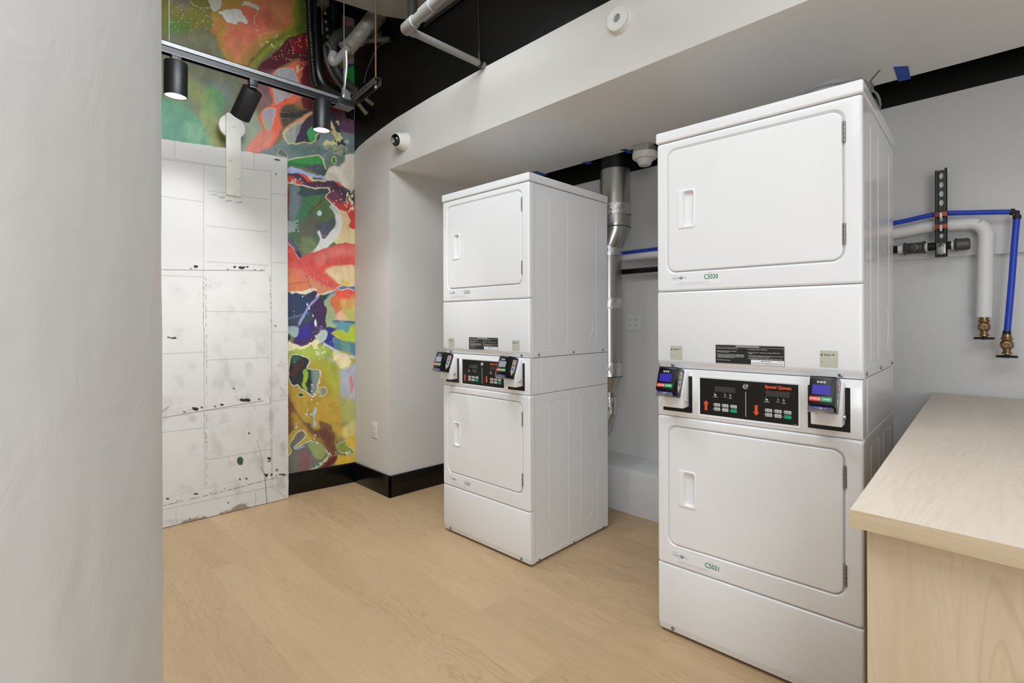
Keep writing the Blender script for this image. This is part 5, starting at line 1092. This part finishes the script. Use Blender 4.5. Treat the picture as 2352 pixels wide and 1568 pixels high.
spot(404, 143, 'lit black cylinder spotlight at the left end of the track, next to the column', (0, -.05, 1), .160, True, 17, 112)
spot(581, 205, 'black cylinder spotlight in the middle of the track, tilted away toward the wall', (.20, -.62, .76), .165, True, 14, 84)
spot(739, 231, 'lit black cylinder spotlight at the right end of the track, near the pier', (0, -.02, 1), .170, True, 22, 116)
# ------------------------------------------------------------------ pipes in the open ceiling
def pipe(name, mats, label, cat, pts, r0, y=None, sm=True, n=14, ribs=0, group=None, z=None):
    P = [at(a, b, y=y) if y is not None else at(a, b, z=z) for a, b in pts]; c = P[0].copy(); Q = [v - c for v in P]
    if sm: Q = smooth_path(Q, 6)
    b = MB(); rad = r0
    if ribs:
        # resample and corrugate
        L = [0]; 
        for i in range(1, len(Q)): L.append(L[-1] + (Q[i] - Q[i - 1]).length)
        m = max(8, int(L[-1] / ribs * 4)); S = []
        for k in range(m + 1):
            t = L[-1] * k / m; i = max(j for j in range(len(L)) if L[j] <= t + 1e-9); i = min(i, len(Q) - 2); S.append(Q[i].lerp(Q[i + 1], (t - L[i]) / max(1e-6, L[i + 1] - L[i])))
        Q = S; rad = [r0 * (1 + .09 * math.sin(k * math.pi / 2 + (k // 9) * .4)) for k in range(m + 1)]
    b.tube(Q, rad, n); o = b.build(name, mats, angle=60 if ribs else 38); o.location = c; return tag(o, label, cat, group)
pipe('insulated_pipe', M_bpipe, 'thick black insulated pipe coming straight down over the mural and curving right behind the track', 'pipe', [(722, -30), (723, 60), (726, 120), (730, 165), (745, 198), (775, 215), (800, 232)], .047, y=3.45)
pipe('corrugated_conduit', M_bpipe, 'thin black corrugated conduit along the left side of the thick black pipe', 'conduit', [(709, -30), (711, 50), (715, 110), (718, 150), (722, 185), (728, 200)], .022, y=3.40, ribs=.014)
pipe('insulated_pipe', M_bpipe, 'wide black pipe against the mural, hidden behind the thinner hoses', 'pipe', [(768, -30), (766, 40), (764, 100), (768, 125)], .058, y=3.58)
pipe('insulated_pipe', M_bpipe, 'bumpy black wrapped pipe in front of the wide black pipe near the ceiling', 'pipe', [(746, 10), (748, 40), (750, 62), (753, 88), (750, 108)], .032, y=3.36, ribs=.05)
pipe('flexible_hose', M_dgrey, 'thin grey hose looping down to the end of the strut bracket', 'hose', [(746, 100), (748, 130), (757, 160), (772, 185), (790, 204), (812, 214)], .0145, y=3.36)
pipe('flexible_hose', M_dgrey, 'thicker dark grey hose curving down beside the thin grey hose', 'hose', [(764, 118), (768, 145), (778, 170), (795, 190), (818, 208)], .027, y=3.40)
pipe('flexible_hose', M_dgrey, 'short grey hose rising between the black pipes', 'hose', [(747, 98), (757, 106), (762, 122), (770, 140)], .014, y=3.30)
pipe('wrapped_pipe', M_wrap, 'foil-wrapped refrigerant pipe running diagonally across the open ceiling, front of the pair', 'pipe', [(925, -50), (893, -8), (858, 38), (826, 80), (798, 112)], .042, y=3.05, sm=False, n=20, ribs=.013)
pipe('wrapped_pipe', M_gpipe, 'smooth grey lower end of the diagonal wrapped pipe with an elbow', 'pipe', [(800, 110), (786, 126), (774, 138), (766, 143), (762, 136), (766, 122)], .026, y=3.06)
pipe('wrapped_pipe', M_wrap, 'foil-wrapped refrigerant pipe running diagonally across the open ceiling, rear of the pair', 'pipe', [(938, -50), (905, -2), (872, 44), (846, 74), (824, 96)], .034, y=3.24, sm=False, n=18, ribs=.015)
pipe('wrapped_pipe', M_dgrey, 'dark elbow of the horizontal pipe where it bends down behind the diagonal pipes', 'pipe', [(764, 122), (762, 104), (772, 86), (792, 76), (815, 72)], .036, y=3.34)
pipe('wrapped_pipe', M_wrap, 'thick horizontal pipe with diagonal wrapping, crossing behind the diagonal pipes', 'pipe', [(812, 74), (850, 80), (880, 80), (930, 72), (966, 60)], .036, y=3.32, ribs=.014)
pipe('wrapped_pipe', M_wrap, 'thin horizontal wrapped pipe below the thick horizontal one', 'pipe', [(782, 104), (815, 94), (860, 92), (900, 89), (935, 82)], .018, y=3.20, ribs=.016)
pipe('cable', M_dgrey, 'thin brown cable drooping from the wrapped pipes to the strut bracket', 'cable', [(942, 80), (915, 92), (885, 98), (866, 110), (852, 140), (842, 165), (836, 190)], .0035, y=3.15)
pipe('grey_conduit', M_dgrey, 'short dark grey vertical pipe stub above the sprinkler elbow', 'pipe', [(947, -30), (947, 48)], .028, y=2.6, sm=False)
# sprinkler branch
r = thing('sprinkler_pipe', 'pale grey sprinkler pipe with an elbow, its lower run entering the black bulkhead wall', 'pipe', (1.40, 2.17, 2.677))
e = Vector((1.40, 2.17, 2.677)); w_ = at(1112, 151, x=X1); 
MB().tube([(0, 0, 0), w_ - e + Vector((.01, 0, 0))], .0185, 20).build('branch_run', M_gpipe, r)
f1 = at(1012, -6, z=2.677); dv = (f1 - e).normalized()
MB().tube([(0, 0, 0), dv * 1.6], .0240, 20).build('main_run', M_gpipe, r)
MB().tube([-dv * .022 + Vector((-.006, 0, 0)), -dv * .005, dv * .085, dv * .088], [.018, .030, .030, .026], 24).build('elbow_fitting', M_gpipe, r)
MB().tube([dv * .155, dv * .158, dv * .25, dv * .253], [.025, .029, .029, .025], 24).build('coupling', M_gpipe, r)
MB().tube([(.02, 0, 0), (.05, 0, 0)], .022, 20).build('branch_collar', M_gpipe, r)
hp_ = at(1097, 143, y=w_.y); q = (w_ - e) * .93
k = MB(); k.tube([q + Vector((0, 0, .02)), q + Vector((-.006, 0, 1.1))], .0055, 8); k.tube([q + Vector((-.008, 0, 0)), q + Vector((.008, 0, 0))], .0225, 18); k.tube([q + Vector((0, 0, .015)), q + Vector((0, 0, .06))], .010, 10); k.build('pipe_hanger', M_bpipe, r)
# strut bracket
p0, p1 = at(812, 226, z=2.66), at(868, 178, z=2.66); d = (p1 - p0); L = d.length; ang = math.atan2(d.y, d.x)
r = thing('strut_bracket', 'grey slotted strut bracket hung from a rod beyond the right end of the track', 'bracket', tuple(p0), ang)
k = MB(); k.box(-.01, L, -.0205, .0205, -.003, 0); k.box(-.01, L, -.0205, -.0180, -.041, 0); k.box(-.01, L, .0180, .0205, -.041, 0); k.build('channel', M_dgrey, r, smooth=False)
k = MB(); s_ = .0208 
for i in range(5): k.quad(*[(.04 + i * .05 + .012 * math.cos(t), s_, -.021 + .009 * math.sin(t)) for t in np.linspace(0, 2 * math.pi, 13)[:-1]]); k.quad(*[(.04 + i * .05 + .012 * math.cos(t), -s_, -.021 + .009 * math.sin(t)) for t in np.linspace(0, 2 * math.pi, 13)[:-1]])
k.build('slots', M_black, r, smooth=False)
MB().tube([(L - .03, 0, -.06), (L - .03, 0, .9)], .005, 8).build('threaded_rod', M_rust, r); MB().lathe([(.011, -.052), (.011, -.041)], 6, Matrix.Translation((L - .03, 0, 0))).build('nut', M_galv, r)
for (a, b), lab in ((((818, 232), (842, 262)), 'longer rusty brown pipe stub below the strut bracket'), (((828, 218), (856, 240)), 'shorter rusty brown pipe stub below the strut bracket')):
    A_, B_ = at(*a, y=3.3), at(*b, y=3.3); o = MB(); o.tube([(0, 0, 0), (B_ - A_) * .8, (B_ - A_)], [.014, .014, .016], 14); o = o.build('pipe_stub', M_rust); o.location = A_; tag(o, lab, 'pipe')
pipe('black_cable', M_bpipe, 'black cable run along the edge where the grey ceiling meets the black wall', 'cable', [(965, 62), (990, 45), (1020, 25), (1060, -2), (1090, -22)], .006, y=2.62, sm=False) if False else None
o = MB(); o.tube([(0, 2.74, 3.13), (0, 2.4, 3.135), (0, 1.8, 3.13)], .010, 10); o = o.build('ceiling_cable', M_bpipe); o.location = (X1 - .012, 0, 0); tag(o, 'black cable along the corner of the grey ceiling and the black wall', 'cable')
# black junction box near the top of the mural
r = thing('ceiling_box', 'small grey bracket box with a hanging rod at the top of the mural', 'bracket', tuple(at(742, 8, y=3.2)))
MB().rbox(-.03, .03, -.03, .03, -.018, .02, .004, 2).build('box_body', M_dgrey, r); MB().tube([(-.008, 0, -.02), (-.008, 0, -.09), (-.004, 0, -.2)], .005, 8).build('hanging_wire', M_brass, r)
# ------------------------------------------------------------------ cable coil and folded duct lying on the near dryer
c = at(1996, 214, x=2.36); ct = Vector((2.36, c.y, 1.985))
r = thing('cable_coil', 'coil of grey armoured cable lying on top of the near dryer at its rear corner', 'cable', tuple(ct))
k = MB(); pts = []
fw2 = FW.copy(); 
for i in range(90):
    t = i / 90 * 2 * math.pi * 3.2; R = .072 + .012 * math.sin(i * .11); pts.append(RT * (R * .62 * math.cos(t) + .002 * i * .1) + UP * (.075 + (R) * math.sin(t)) + fw2 * (.012 * math.sin(i * .35) + i * .0006))
k.tube(pts, .0032, 8); k.tube(smooth_path([pts[-1], pts[-1] + UP * .04 + RT * .01, at(2000, 186, x=2.36) - ct, at(2021, 161, x=2.30) - ct], 6), .0036, 8); k.build('coil', M_cable, r)
q = at(1862, 208, x=2.02); o = MB(); ring = []
for i in range(60):
    t = i / 60 * 2 * math.pi * 2.05; ring.append(((.10 + .004 * math.sin(i)) * math.cos(t), (.10 + .004 * math.cos(i * 1.3)) * math.sin(t), 0.012 + .036 * i / 60))
o.tube(ring, .012, 12); o = o.build('hose_loop', M_cable); o.location = (2.05, .50, 1.985); tag(o, 'flat loop of grey hose lying on top of the near dryer', 'hose')
